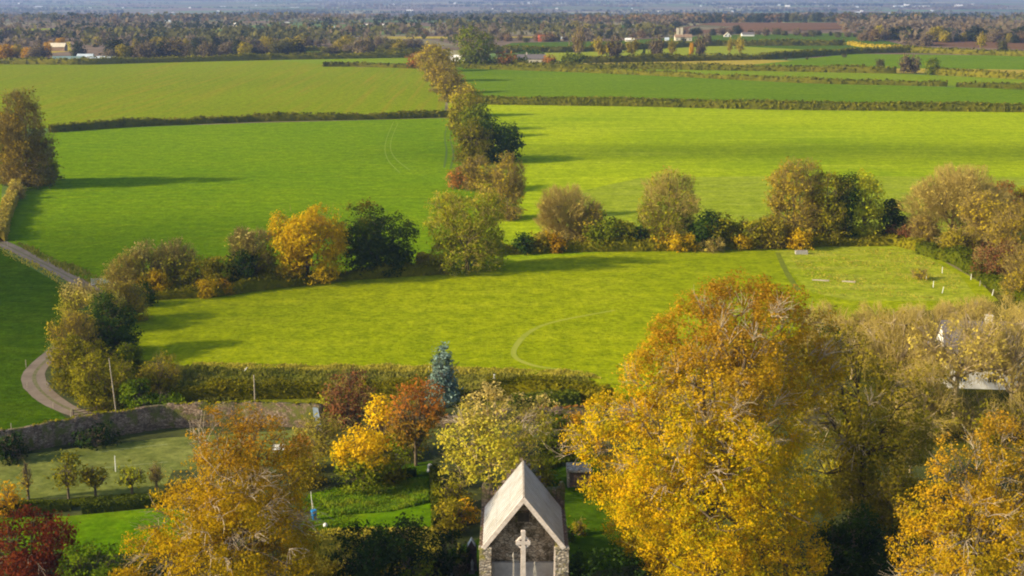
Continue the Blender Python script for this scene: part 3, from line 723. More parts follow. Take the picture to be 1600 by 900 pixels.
def walling(name, pts, h, th, mat, label, px=True, seed=1, capmat=None, parent_cat='wall'):
    p = np.array([P(a, b)[:2] for a, b in pts]) if px else np.array(pts, float)
    seg = np.linalg.norm(np.diff(p, axis=0), axis=1); cum = np.r_[0, np.cumsum(seg)]; n = int(cum[-1]/.6)+2
    tt = np.linspace(0, cum[-1], n); X = np.stack([np.interp(tt, cum, p[:, i]) for i in (0, 1)], 1)
    c = X.mean(0); X = X - c; g = np.gradient(X, axis=0); g /= np.linalg.norm(g, axis=1)[:, None]; m = np.stack([-g[:, 1], g[:, 0]], 1)*th/2
    rg = np.random.RandomState(seed); hh = h + .10*rg.randn(n)
    r = empty(name, (c[0], c[1], 0), label, parent_cat)
    ring = np.stack([np.c_[X-m, 0*hh-.1], np.c_[X-m*.9, hh], np.c_[X+m*.9, hh+.02], np.c_[X+m, 0*hh-.1]], 1).reshape(-1, 3)
    q = [(i*4+j, i*4+j+1, (i+1)*4+j+1, (i+1)*4+j) for i in range(n-1) for j in range(3)] + [(0, 1, 2, 3), ((n-1)*4, (n-1)*4+1, (n-1)*4+2, (n-1)*4+3)]
    mesh('stonework', ring, np.array(q), mat, r)
    if capmat:
        k = int(cum[-1]*14); t = rg.rand(k)*cum[-1]; Y = np.stack([np.interp(t, tt, X[:, i]) for i in (0, 1)], 1)
        z = np.interp(t, tt, hh) + rg.rand(k)*.16; keep = np.sin(t*.31)+np.sin(t*.83+1) > -.6
        v, f = leaf_quads(np.c_[Y + rg.randn(k, 2)*th*.28, z][keep], np.tile([0, -.2, 1.0], (keep.sum(), 1)) + rg.randn(keep.sum(), 3)*.4, .26, rg)
        mesh('moss_and_ivy', v, f, LM[capmat], r)
    return r
walling('garden_wall', [(-260,752),(0,712),(120,690),(262,668),(380,664),(505,668)], 2.9, .6, STONE, 'long old rubble garden wall with mossy top below the farm track', capmat='olive')
walling('garden_wall', [(560,672),(700,668),(840,656),(950,650)], 1.5, .5, STONE, 'low reddish stretch of stone wall behind the churchyard lawn', seed=3, capmat='rust')
walling('ruined_wall', [(713,905),(728,890)], 1.6, .7, STONE, 'stub of mossy ruined wall left of the shrine', seed=5, capmat='olive')
o = pole('mossy_post', 717, 876, 849, .17, simplemat('yellow_lichen', (.22,.2,.02), (.35,.32,.04), 4), 'short post yellow with lichen by the ruined wall stub', 'post')

def vault():
    b = P(905, 762); r = empty('burial_vault', (b[0], b[1], 0), 'small flat-topped stone burial vault on the churchyard lawn', 'vault')
    m = MB(); w = 1.25; m.box(-w, -w+.22, 0, 2.2, 0, 1.75); m.box(w-.22, w, 0, 2.2, 0, 1.75); m.box(-w, w, 2.0, 2.3, 0, 1.75); m.box(-w-.1, w+.1, -.12, 2.4, 1.753, 1.98, .05)
    m.build('stonework', STONE_PALE, r)
    d = MB()
    for i in range(5): d.box(-w+.23+i*.41, -w+.23+i*.41+.39, .12, .2, .02, 1.74)
    d.build('boarded_front', simplemat('old_boards', (.10,.06,.04), (.19,.12,.08), 3), r)
vault()

# ------------------------------------------------------------------ garden things
def barrel():
    b = P(490.5, 812); m = MB(); m.lathe(0, 0, [(.24,0),(.29,.12),(.30,.45),(.30,.8),(.26,.98)], 16)
    r = empty('water_butt', b, 'blue plastic water butt at the edge of the allotment', 'barrel'); BL = simplemat('blue_plastic', (.01,.16,.42), (.02,.24,.55), 2, .4, .02)
    m.build('drum', BL, r); l = MB(); l.lathe(0, 0, [(.30,.955),(.31,1.0),(.28,1.03)], 16); l.build('lid', BL, r)
barrel()
pole('garden_stake', 488.5, 797, 768, .035, WHITEP, 'taller pale bamboo stake leaning above the blue water butt', 'stake', lean=-.12)
pole('garden_stake', 492, 797, 776, .03, WOODP, 'shorter brown stake leaning above the blue water butt', 'stake', lean=-.35)
def blob(name, u, v, rad, mat, label, cat, sq=.8):
    b = P(u, v); m = MB(); m.lathe(0, 0, [(rad*.35, 0), (rad*.9, rad*.45*sq), (rad, rad*.9*sq), (rad*.8, rad*1.45*sq), (rad*.3, rad*1.75*sq)], 10)
    o = m.build(name, mat, smooth=True); o.location = b; tag(o, label, cat)
blob('bucket', 508.5, 824, .22, WHITEP, 'white upturned bucket on the bright allotment grass', 'bucket', 1.2)
def small_grave(u, v, h, label, mat=CUTGREY):
    b = P(u, v); r = MB(); w = h*.32; r.box(-w*1.2, w*1.2, -.15, .2, 0, .15); r.prism([(-w, .15), (w, .15), (w, h*.75), (w*.6, h*.95), (0, h), (-w*.6, h*.95), (-w, h*.75)], -.06, .07)
    o = r.build('headstone', mat); o.location = b; tag(o, label, 'headstone')
small_grave(672, 737, .9, 'small white stone in deep shade at the corner of the back lawn', WHITEP)
small_grave(726, 884, .7, 'little pale stone beside the dark shrine')
small_grave(708, 899, .6, 'little white stone at the bottom edge left of the chapel', WHITEP)
def tarp():
    b = P(496, 668); m = MB(); m.add([(-.15,-.8,0),(.75,-.9,0),(.15,.1,2.6),(-.45,.1,2.6),(-.15,-.72,0),(.75,-.82,0),(.15,.18,2.6),(-.45,.18,2.6)], [(0,1,2,3),(7,6,5,4),(0,4,5,1),(1,5,6,2),(2,6,7,3),(3,7,4,0)])
    o = m.build('tarpaulin', simplemat('grey_blue_tarp', (.14,.18,.21), (.28,.33,.38), 1.5)); o.location = (b[0], b[1]-.3, 0); tag(o, 'grey-blue tarpaulin hanging over the garden wall', 'tarpaulin')
tarp()
def bench():
    b = P(436, 708); r = empty('garden_bench', b, 'small white garden bench half hidden by the golden tree', 'bench'); s = MB(); s.box(-.7,.7,-.2,.25,.42,.48); s.build('seat', WHITEP, r)
    k = MB(); k.box(-.7,.7,.25,.3,.55,.95); k.build('backrest', WHITEP, r)
    for x in (-.62, .62):
        for y in (-.15, .22): l = MB(); l.box(x-.04,x+.04,y-.04,y+.04,0,.42); l.build('leg', WHITEP, r)
bench()
for i, (u0, v0, u1, v1, h, lb) in enumerate([(-20,806,112,796,.9,'low dark clipped box hedge at the left end of the front lawn'),(128,802,250,789,1.0,'clipped box hedge along the top of the front lawn'),(150,791,262,782,.8,'thin clipped box hedge behind the other beside the court')]):
    hedge('box_hedge', [(u0,v0),(u1,v1)], .9, h, 'hedgegreen', lb, 'clipped box hedges by the court', rough=.06)
hedge('box_hedge', [(683,828),(682,790),(678,742)], .9, 1.3, 'hedgegreen', 'clipped hedge running up the right side of the allotment', rough=.08)
hedge('box_hedge', [(596,752),(650,744)], .6, .9, 'dark', 'dark low hedge between allotment and back lawn', rough=.08)
hedge('clipped_hedge', [(802,640),(845,636),(905,634)], 2.2, 1.8, 'hedgegreen', 'squared green hedge below the long field bank', rough=.08)
pole('net_post', 181, 737, 712, .05, WHITEP, 'white net post on the grass court', 'post')
pole('wooden_pole', 183, 655, 560, .07, WOODP, 'tall pale leaning pole among bushes beside the farm track', 'pole', lean=-.5)
pole('wooden_pole', 399, 640, 586, .08, WOODP, 'upright wooden pole on the rough bank below the middle field', 'pole')
o = pole('rail', 379, 583, 574, .07, WHITEP, 'white sloping rail end at the edge of the middle field', 'rail', lean=.7)
pole('marker_post', 772.5, 600, 585, .13, WHITEP, 'short white marker post in the hedge behind the pale tree', 'post')
posts = [(110,655,639,'wooden fence post next to the leaning gate'),(18,672,661,'wooden fence post at the foot of the dark corner pasture'),(41,574,562,'fence post on the outer bend of the track'),(43,606,597,'fence post just below the bend of the track'),(84,638,628,'fence post beside the lower track'),
 (12,386,377,'fence post at the top of the track by the narrow hedge'),(76,412,403,'fence post above the straight track, upper one'),(108,428,419,'fence post above the straight track, middle one'),(124,440,432,'fence post above the straight track, lower one'),
 (1447,438,428,'thin fence post beside the dead bush in the pale meadow'),(1458,449,439,'white fence post below the dead bush in the pale meadow'),(1472,427,417,'white fence post above the line of posts at the meadow corner'),(1472,458,448,'leaning white fence post nearest the bare trees'),(1517,437,428,'white fence post under the brown thicket'),(1531,447,438,'fence post at the foot of the brown thicket'),(1550,462,452,'slanting pale post in front of the thicket')]
for u, vb, vt, lb in posts: pole('fence_post', u, vb, vt, .05 if vb > 600 else .06, WOODP if 'white' not in lb and 'pale' not in lb else WHITEP, lb, 'fence post', group='fence posts round the fields', lean=.2 if 'lean' in lb or 'slant' in lb else 0)
def gate(u, v, w, label, mat, rz, name='field_gate', h=1.2):
    r = empty(name, P(u, v), label, 'gate', rz=rz)
    f = MB()
    for x in (-w/2, w/2): f = MB(); f.box(x-.05, x+.05, -.04, .04, 0, h+.15); f.build('gate_post', mat, r)
    b = MB()
    for i in range(5): z = .2+i*(h-.2)/4.2; b.box(-w/2+.05, w/2-.05, -.02, .02, z, z+.08)
    b.build('bars', mat, r); d = MB(); d.tube([(-w/2+.06, .035, .2), (w/2-.06, .035, h)], [.035,.035], 5); d.build('brace', mat, r)
gate(134, 657, 2.8, 'brown wooden farm gate standing ajar at the end of the track', simplemat('dark_wood', (.08,.05,.03), (.15,.1,.07), 4), .5, h=1.5)
gate(158, 446, 3.2, 'pale gate among bushes halfway up the track', WHITEP, .2)
def trough(u, v, w, label):
    b = P(u, v); r = MB(); h = .7; r.box(-w/2, w/2, -.5, .5, .0, .25); r.box(-w/2, w/2, -.5, -.38, .25, h); r.box(-w/2, w/2, .38, .5, .25, h); r.box(-w/2, -w/2+.12, -.38, .38, .25, h); r.box(w/2-.12, w/2, -.38, .38, .25, h)
    o = r.build('cattle_trough', CUTGREY); o.location = b; tag(o, label, 'trough')
trough(1252, 397, 2.4, 'pale concrete cattle trough by the far edge of the middle field')
def jump(u, v, label, w, a):
    r = empty('pole_stack', P(u, v), label, 'poles', rz=a)
    for i in range(3): m = MB(); m.tube([(-w/2, i*.22-.2, .08), (w/2, i*.25-.2, .1+.06*i)], [.06,.05], 6); m.build('pole', WOODP, r)
jump(1282, 439, 'loose pale poles lying in the meadow, nearer the ditch', 3.0, -.4)
jump(1326, 441, 'loose pale poles lying in the middle of the meadow', 2.4, -.5)

# ------------------------------------------------------------------ buildings
SLATE = simplemat('grey_slate', (.10,.085,.08), (.17,.145,.14), 1.5, .7)
WALLW = simplemat('white_render', (.62,.59,.54), (.78,.75,.70), .8, .85, .05)
CREAM = simplemat('cream_render', (.50,.42,.30), (.62,.54,.40), .5, .85, .05)
GREYR = simplemat('pale_grey_sheeting', (.38,.43,.46), (.52,.57,.60), .3, .5, .05)
GREENR = simplemat('green_grey_sheeting', (.13,.19,.17), (.18,.25,.22), .3, .5, .05)
REDR = simplemat('red_sheeting', (.50,.09,.04), (.62,.13,.06), .3, .6, .05)
BROWNW = simplemat('brown_walls', (.20,.13,.08), (.30,.20,.13), .3)
GLASS = simplemat('dark_glass', (.02,.025,.03), (.05,.06,.07), 1, .1, 0)
def house(name, loc, w, d, eave, ridge, wall, roof, label, rz=0.0, chim=(), wins=True, cat='house', dormer=None, door=True, gablefront=False, group=None):
    loc = (loc[0], loc[1], float(gz(loc[1])))
    r = empty(name, loc, label, cat, group, rz)
    m = MB()
    if gablefront:
        m.prism([(-w/2, 0), (w/2, 0), (w/2, eave), (0, ridge-.05), (-w/2, eave)], 0, d)
    else:
        m.prism([(0, 0), (d, 0), (d, eave), (d/2, ridge-.05), (0, eave)], -w/2, w/2, 'x')
    m.build('wall', wall, r)
    rf = MB(); o = .3 if w < 30 else .6
    span = (w if gablefront else d)/2; sl = (ridge-eave)/span
    for s in (-1, 1):
        a = [(s*(span+o), eave-o*sl+.02), (0, ridge+.02), (0, ridge+.2), (s*(span+o), eave-o*sl+.2)][::-s]
        if gablefront: rf.prism(a, -o, d+o, 'y')
        else: rf.prism([(p+d/2, q) for p, q in a], -w/2-o, w/2+o, 'x')
    ro = rf.build('roof', roof, r)
    for x, hh, tk in chim:
        c = MB(); c.box(x-tk, x+tk, d/2-tk*.7, d/2+tk*.7, ridge-.6, ridge+hh); c.box(x-tk-.06, x+tk+.06, d/2-tk*.7-.06, d/2+tk*.7+.06, ridge+hh+.002, ridge+hh+.15)
        ch = c.build('chimney', wall, ro); p = MB(); p.lathe(x, d/2, [(.14, ridge+hh+.15), (.11, ridge+hh+.5)], 8); p.build('chimney_pot', BROWNW, ch)
    if wins and w > 4:
        n = max(2, int(w/3.2))
        for i in range(n):
            x = -w/2 + (i+.5)*w/n
            if door and i == n//2:
                k = MB(); k.box(x-.5, x+.5, -.06, -.005, 0.02, 2.05); k.build('door', GLASS, r); continue
            k = MB(); k.box(x-.55, x+.55, -.03, -.004, .95, 2.1); wn = k.build('window', GLASS, r)
            fr = MB()
            for q in ((x-.62,x-.55,.88,2.17),(x+.55,x+.62,.88,2.17),(x-.55,x+.55,.88,.95),(x-.55,x+.55,2.1,2.17),(x-.03,x+.03,.95,2.1)): fr.box(q[0],q[1],-.07,-.032,q[2],q[3])
            fr.build('frame', WHITEP, wn)
    if dormer:
        for x in dormer:
            g = MB(); g.prism([(x-1.3, eave-.2), (x+1.3, eave-.2), (x+1.3, eave+.6), (x, eave+2.0), (x-1.3, eave+.6)], -.05, d*.32); dm = g.build('dormer', wall, r)
            q = MB(); q.box(x-.4, x+.4, -.09, -.052, eave, eave+.9); q.build('window', GLASS, dm)
            t = MB()
            for s in (-1, 1): t.prism([(x+s*1.6, eave+.4), (x, eave+2.1), (x, eave+2.25), (x+s*1.6, eave+.55)][::-s], -.25, d*.4)
            t.build('dormer_roof', roof, dm)
    return r
hx = at(1560, 608, 172)
house('farmhouse', (hx[0]+1, 172, 0), 15, 11, 3.0, 7.7, WALLW, SLATE, 'white house with grey slate roof behind the bare trees', rz=-.12, chim=((-1.6,.9,.45),(5.5,.9,.45)), dormer=(2.2,))
hx = at(1466, 600, 174)
house('outhouse', (hx[0], 175, 0), 3.4, 6, 3.2, 4.8, WALLW, SLATE, 'narrow white outhouse at the left end of the white house', gablefront=True, rz=-.1, wins=False)
def far_house(u, v, wpx, hpx, wall, roof, label, name='distant_house', cat='house', eavef=.55, **kw):
    x, y, _ = P(u, v); k = mpp(y); top = hpx*k; w = wpx*k
    kw.setdefault('wins', w < 40 and y < 1400)
    return house(name, (x, y, 0), w, min(w*.6, 16), top*eavef, top, wall, roof, label, cat=cat, **kw)
far_house(104, 98, 46, 9, GREENR, GREENR, 'long green-grey farm shed beyond the drilled field', 'farm_shed', 'shed', wins=False, rz=.1)
far_house(132, 94, 24, 9, WALLW, GREYR, 'pale grey gabled farm shed between two larger sheds', 'farm_shed', 'shed', wins=False)
far_house(156, 97, 40, 8, BROWNW, GREYR, 'pale roofed farm shed at the right of the farmyard', 'farm_shed', 'shed', wins=False, rz=-.1)
far_house(88, 80, 26, 12, BROWNW, CREAM, 'tan open barn behind the farm sheds on the left', 'barn', 'barn', wins=False)
far_house(716, 100, 26, 13, WALLW, WALLW, 'white barn half hidden by the big green tree', 'barn', 'barn', wins=False, rz=-.3)
far_house(830, 100, 44, 14, CREAM, SLATE, 'long cottage with grey roof beyond the second field', 'cottage', 'cottage', chim=((-3,1.2,.5),))
far_house(852, 65, 22, 10, REDR, REDR, 'bright red-roofed barn on the far plain', 'barn', 'barn', wins=False)
far_house(878, 63, 10, 5, CREAM, GREYR, 'small pale shed just right of the red barn', 'farm_shed', 'shed', wins=False)
far_house(984, 65, 14, 5, CREAM, WALLW, 'low cream shed in the dark green field', 'farm_shed', 'shed', wins=False)
far_house(1068, 64, 26, 10, CREAM, BROWNW, 'old cream house with two tall white chimneys', chim=((-5,5.5,1.2),(-1.5,6,1.2)))
far_house(1042, 65, 6, 6, WALLW, GREYR, 'tiny white shed left of the house with tall chimneys', 'farm_shed', 'shed', wins=False)
far_house(1137, 58, 11, 7, WALLW, CREAM, 'white gable-fronted bungalow at the edge of the ploughed field', gablefront=True, eavef=.25)
far_house(1169, 57, 19, 6, WALLW, SLATE, 'low white bungalow with grey roof beside the gabled one')
rgh = random.Random(9)
FH = [(500,32,18,3.5,'long white warehouse'),(448,36,8,3,'white house'),(520,45,5,4,'white cottage'),(561,43,4,5,'cream house'),(573,43,4,5,'cream house'),(598,43,4,5,'cream house'),(585,43,4,5,'cream house'),(793,20,12,3,'white factory'),
 (368,42,8,6,'cream gabled house'),(262,35,9,3,'pale shed'),(143,70,5,5,'cream cottage'),(158,70,5,5,'cream cottage'),(873,25,3,3,'white cottage'),(915,28,40,3,'long grey sheds'),(943,27,4,4,'white cottage'),(1007,29,8,3.5,'white bungalow'),(1149,13,25,2.5,'long white sheds'),
 (1218,9,4,2.5,'white house'),(1231,11,7,3,'white house'),(1277,6,8,2.5,'white house'),(1339,12,5,2.5,'white house'),(1341,22,8,3.5,'white farm building'),(1374,24,8,3,'pale shed'),(1395,23,20,2.5,'long pale shed'),(1418,10,9,3,'bright white factory'),(1405,11,16,2,'pale warehouse'),(1440,11,26,1.8,'pale warehouse'),(1499,10,12,2.5,'white factory'),(1458,17,6,2,'pale house'),(1530,12,20,1.5,'pale sheds'),
 (140,13,5,1.5,'pale house'),(270,20,4,2,'white house'),(60,11,10,1.5,'pale sheds'),(460,12,14,1.5,'pale sheds'),(640,17,10,1.6,'pale sheds'),(348,11,8,1.3,'pale sheds')]
FS = [(u0+rgh.uniform(-9,9), v0+rgh.uniform(-2,2), rgh.uniform(2,5), rgh.uniform(1.4,2.2), 'tiny pale house') for u0, v0 in [(30+i*53, 7+(i*7) % 15) for i in range(30)]]
for i, (u, v, wp, hp, nm) in enumerate(FH+FS):
    side = 'far left' if u < 400 else 'left of the middle' if u < 800 else 'right of the middle' if u < 1200 else 'far right'
    nearb = 'in the blue haze' if v < 16 else 'among distant hedges' if v < 32 else 'on the wooded plain'
    far_house(u, v, wp, hp, WALLW if 'white' in nm or 'pale' in nm else CREAM, WALLW if rgh.random() < .4 else GREYR if rgh.random() < .6 else SLATE,
              f'{nm} {nearb}, {side}', 'distant_building', 'house', group=f'{nm}s {nearb}, {side}', wins=False)

# ------------------------------------------------------------------ hedges between the fields
hedge('field_hedge', [(78,207),(200,198),(400,190),(560,187),(705,183)], 2.6, 2.6, 'hedge', 'dark thin hedge between the drilled field and the vivid pasture', dens=.8)
hedge('field_hedge', [(745,163),(1000,166),(1200,171),(1600,175),(2000,186)], 3.2, 3.4, 'hedge', 'thick trimmed hedge across the right side above the bright pasture', rough=.12)
hedge('field_hedge', [(725,107),(880,112),(1000,117),(1260,130),(1480,135)], 3, 2.6, 'hedge', 'thin hedge slanting across the far right fields up to a gap', dens=.8)
hedge('field_hedge', [(1494,136),(1600,139),(2000,150)], 3, 2.6, 'hedge', 'short far hedge beyond the gap at the right edge', dens=.8)
hedge('field_hedge', [(700,104),(860,107),(1000,108),(1200,111),(1400,115)], 3.4, 3.6, 'hedge', 'uneven hedge behind the strip field below the stubble', dens=.8)
hedge('field_hedge', [(1460,117),(1600,124),(2000,140)], 4, 3.8, 'hedge', 'hedge along the lower edge of the yellow stubble at far right', dens=.8)
hedge('field_hedge', [(880,99),(1050,96),(1200,93),(1330,84),(1420,82),(1600,88),(1800,92)], 4, 4.2, 'hedge', 'long bending hedge behind the stubble field', dens=.8)
hedge('field_hedge', [(760,83),(880,82),(960,79),(1100,72),(1320,71)], 4, 4.5, 'hedge', 'dark hedge behind the lime green field', dens=.7)
hedge('field_hedge', [(1326,70),(1360,76),(1420,79)], 4, 3, 'brown', 'rusty short hedge joining the two far hedges on the right', dens=.7)
hedge('field_hedge', [(-200,99),(130,101),(240,98),(400,94),(640,90)], 4, 3.8, 'hedge', 'long hedge along the crest behind the drilled field', dens=.7)
hedge('field_hedge', [(505,104),(560,104),(655,107)], 4, 2.6, 'hedge', 'low broken hedge at the top corner of the drilled field', dens=.7)
hedge('field_hedge', [(465,80),(560,79),(665,76)], 5, 3, 'hedge', 'thin hedge behind the far green strip left of the tree line', dens=.6)
hedge('field_hedge', [(480,88),(560,85),(660,84)], 5, 3.4, 'hedge', 'dark thin hedge across the far green strip', dens=.6)
hedge('field_hedge', [(0,378),(8,345),(28,295)], 2.2, 2.6, 'beige', 'narrow pale hedge dropping from the left tree to the track')
hedge('field_hedge', [(652,412),(700,414)], 2.4, 2.0, 'brown', 'short low hedge between the dark round tree and the big golden green one')
hedge('bank_hedge', [(262,628),(340,622),(500,618),(600,620),(700,620)], 2.6, 1.7, 'bankhedge', 'overgrown gold-green hedge along the bank above the garden wall', rough=.35)
hedge('bank_hedge', [(760,618),(820,620),(905,624),(950,632)], 3.4, 2.1, 'bankhedge', 'overgrown gold-green hedge behind the pale tree and squared hedge', rough=.25)
hedge('scrub_hedge', [(168,472),(240,466),(330,462),(420,450),(540,436),(700,426)], 3.2, 1.7, 'olive', 'low scrub at the foot of the tree belt on the left', rough=.5)
hedge('scrub_hedge', [(760,398),(900,392),(1100,390),(1250,384),(1400,382),(1440,392)], 3.0, 1.9, 'olive', 'low scrub at the foot of the tree belt on the right', rough=.5)
hedge('scrub_hedge', [(1440,395),(1500,412),(1560,450),(1640,500)], 3.5, 2.2, 'green', 'low green scrub below the brown thicket', rough=.5)

# ------------------------------------------------------------------ rough grass and beds
def tufts(name, poly, n, size, leaf, label, up=.9, seed=0, hgt=1.0):
    rg = np.random.RandomState(seed+3)
    p = np.array([P(a, b)[:2] for a, b in poly]); lo, hi = p.min(0), p.max(0)
    q = lo + rg.rand(n*3, 2)*(hi-lo); ins = np.zeros(len(q), bool); j = len(p)-1
    for i in range(len(p)):
        a, b = p[i], p[j]; c = ((a[1] > q[:, 1]) != (b[1] > q[:, 1])) & (q[:, 0] < (b[0]-a[0])*(q[:, 1]-a[1])/(b[1]-a[1]+1e-12)+a[0]); ins ^= c; j = i
    q = q[ins][:n]; n = len(q)
    hh = (snoise(np.c_[q, q[:, :1]*0], .35, seed)*.25 + .6).clip(.15, 1.3)*hgt*(.5+.7*rg.rand(n))
    c = np.c_[q, hh*.5]; d = np.c_[rg.randn(n, 2)*.35, np.ones(n)]; d /= np.linalg.norm(d, axis=1)[:, None]
    s = np.cross(d, np.c_[rg.randn(n, 2), np.zeros(n)]); s /= np.linalg.norm(s, axis=1)[:, None]
    a = d*hh[:, None]*.5; b = s*size*.5
    v = np.stack([c-a-b*.6, c-a+b*.6, c+a*.2+b, c+a+b*.05, c+a-b*.05, c+a*.2-b], 1).reshape(-1, 3); k = np.arange(n)[:, None]*6
    f = np.concatenate([k+np.array([0,1,2,5]), k+np.array([5,2,3,4])])
    o = mesh(name, v, f, LM[leaf]); tag(o, label, 'grass', kind='stuff'); return o
tufts('rough_grass', [(205,578),(300,576),(500,580),(700,586),(915,592),(960,640),(905,632),(880,620),(500,622),(380,624),(270,640),(190,652)], 24000, .28, 'roughgrass', 'tall rough grass and weeds on the bank below the middle field', seed=1, hgt=.8)
tufts('rough_grass', [(300,566),(500,572),(700,574),(915,580),(940,592),(700,586),(500,582),(300,578)], 7000, .25, 'palegreen', 'pale dry grass along the edge of the middle field', seed=2, hgt=.6)
tufts('allotment_plants', [(500,782),(560,764),(666,752),(672,785),(610,800),(520,806)], 9000, .16, 'gardengrass', 'ragged vegetable rows in the allotment', seed=3, hgt=.55)
tufts('allotment_plants', [(440,835),(560,826),(690,826),(690,880),(440,890)], 6000, .16, 'palegreen', 'pale straggling plants in the lower allotment bed', seed=4, hgt=.45)
tufts('garden_weeds', [(560,752),(470,775),(470,880),(560,800)], 2500, .2, 'bright', 'bright green weeds round the water butt', seed=5, hgt=.4)
tufts('orchard_grass', [(20,785),(250,770),(262,782),(120,792),(20,800)], 3500, .2, 'green', 'rank grass under the orchard trees', seed=6, hgt=.4)
tufts('track_verge', [(0,384),(60,414),(128,450),(150,470),(110,455),(60,424),(-10,392)], 2500, .3, 'palegreen', 'dry verge on the lower side of the straight track', seed=7, hgt=.5)
tufts('track_verge', [(10,372),(70,398),(170,440),(190,460),(150,448),(60,404)], 4500, .3, 'roughgrass', 'rough verge on the upper side of the straight track', seed=8, hgt=.9)
tufts('bank_weeds', [(170,585),(280,590),(290,640),(190,655)], 6000, .3, 'bright', 'green weeds and nettles under the bushes behind the wall', seed=9, hgt=1.1)
tufts('meadow_tussocks', [(1230,395),(1420,388),(1500,430),(1500,470),(1280,460)], 3000, .35, 'palegreen', 'pale tussocks scattered over the meadow corner', seed=10, hgt=.22)
tufts('ivy_scrub', [(845,650),(890,650),(900,720),(860,735),(845,700)], 6000, .3, 'green', 'dark green ivy and nettles at the back of the churchyard', seed=11, hgt=.9)
tufts('fallen_leaves', [(500,905),(700,905),(700,870),(560,850),(480,870)], 4000, .25, 'oliveb', 'leaf litter and undergrowth under the yews', seed=12, hgt=.2)

# ------------------------------------------------------------------ the large foreground trees
def lobe_tree(name, u, Y, leaf, label, lst, h, w, **kw):
    root = (at(u, 700, Y)[0], Y, 0); lb = px_lobes(root, Y, lst)
    lb = [l for l in lb if l[2] > -l[3]*.4]
    return build_tree(name, root, w, h, leaf, label, lobes=lb, **kw)
lobe_tree('beech_tree', 1110, 112, 'beech', 'huge golden beech tree towering right of the chapel', [
 (1150,495,64,3),(1085,520,60,0),(1215,505,60,1),(1262,532,52,3),(1040,560,48,0),(1165,560,66,-5),(1108,470,34,3),(1190,468,32,3),(1290,570,36,4),(1265,610,48,2),(1020,590,52,-2),(1100,610,85,-3),(1200,600,72,-2),(960,650,50,-2),(925,690,40,0),(1030,690,80,-5),(1140,710,85,-7),(1215,690,45,-2),
 (955,755,45,-2),(1020,790,72,-4),(1110,810,85,-8),(1210,790,70,-6),(1265,800,42,-1),(985,825,40,0),(1045,870,50,-2),(1120,900,85,-8),(1225,880,75,-5),(1150,600,75,7),(1050,650,75,7),(1180,740,80,8),(1000,760,65,6),(1060,850,80,6),(1235,600,40,4)],
 28, 23, D=112, cb=.05, seed=3, fans=150, bare=.04, gaps=.30, dens=2.1, lf=.00145, fanz=(.45, 1.0), fill=.6)
lobe_tree('beech_tree', 350, 110, 'amber', 'broad amber tree filling the lower left, its top in front of the garden wall', [
 (385,655,30,2),(340,690,42,0),(410,690,42,0),(300,745,42,-1),(365,770,80,-3),(440,750,50,0),(290,820,62,-3),(380,850,90,-6),(450,830,55,-2),(250,880,60,-3),(330,900,90,-7),(430,900,80,-5),(490,905,40,0),(215,925,45,-2),(465,705,26,3),(330,650,22,2),(360,760,60,6),(350,850,80,6)],
 19, 17, D=110, cb=.05, seed=8, fans=60, bare=.07, gaps=.36, dens=1.8, lf=.00145, fanz=(.3, 1.0))
lobe_tree('beech_tree', 1530, 103, 'beech2', 'rusty golden beech with pale bare branch ends in the lower right corner', [
 (1570,700,52,2),(1510,740,60,-1),(1590,770,70,-3),(1445,800,48,-1),(1530,840,80,-5),(1620,850,80,-2),(1425,865,42,-1),(1455,905,55,-3),(1560,920,85,-6),(1650,760,70,0),(1690,850,80,0),(1650,690,45,3),(1550,820,70,6)],
 20, 18, D=103, cb=.05, seed=5, fans=90, bare=.07, gaps=.5, dens=1.7, lf=.00145, fanz=(.2, 1.0))
lobe_tree('ash_tree', 1350, 130, 'oliveb', 'shaded olive brown tree between the huge beech and the bare trees', [
 (1290,560,40,0),(1340,600,60,0),(1400,640,55,1),(1300,660,60,-2),(1370,700,70,-2),(1290,740,50,-3),(1350,790,60,-3),(1330,540,32,2),(1420,700,40,3),(1280,620,45,3)],
 20, 11, D=130, cb=.1, seed=9, fans=12, bare=.15, gaps=.45, dens=1.5, bark=DARKBARK)
lobe_tree('lime_tree', 765, 136, 'palecrown', 'pale gold-green tree directly behind the chapel roof', [
 (725,690,42,0),(790,665,50,0),(760,635,34,1),(835,665,30,0),(712,735,32,-1),(775,725,48,-3),(820,715,30,-1),(845,640,22,1),(740,650,30,2)],
 12.5, 11, D=136, cb=.12, seed=12, fans=8, bare=.22, gaps=.3, dens=1.6, bark=PALEBARK)
def dome(name, u, v, w, h, leaf, label, **kw): return px_tree(name, u, v, w, h, leaf, label, **kw)
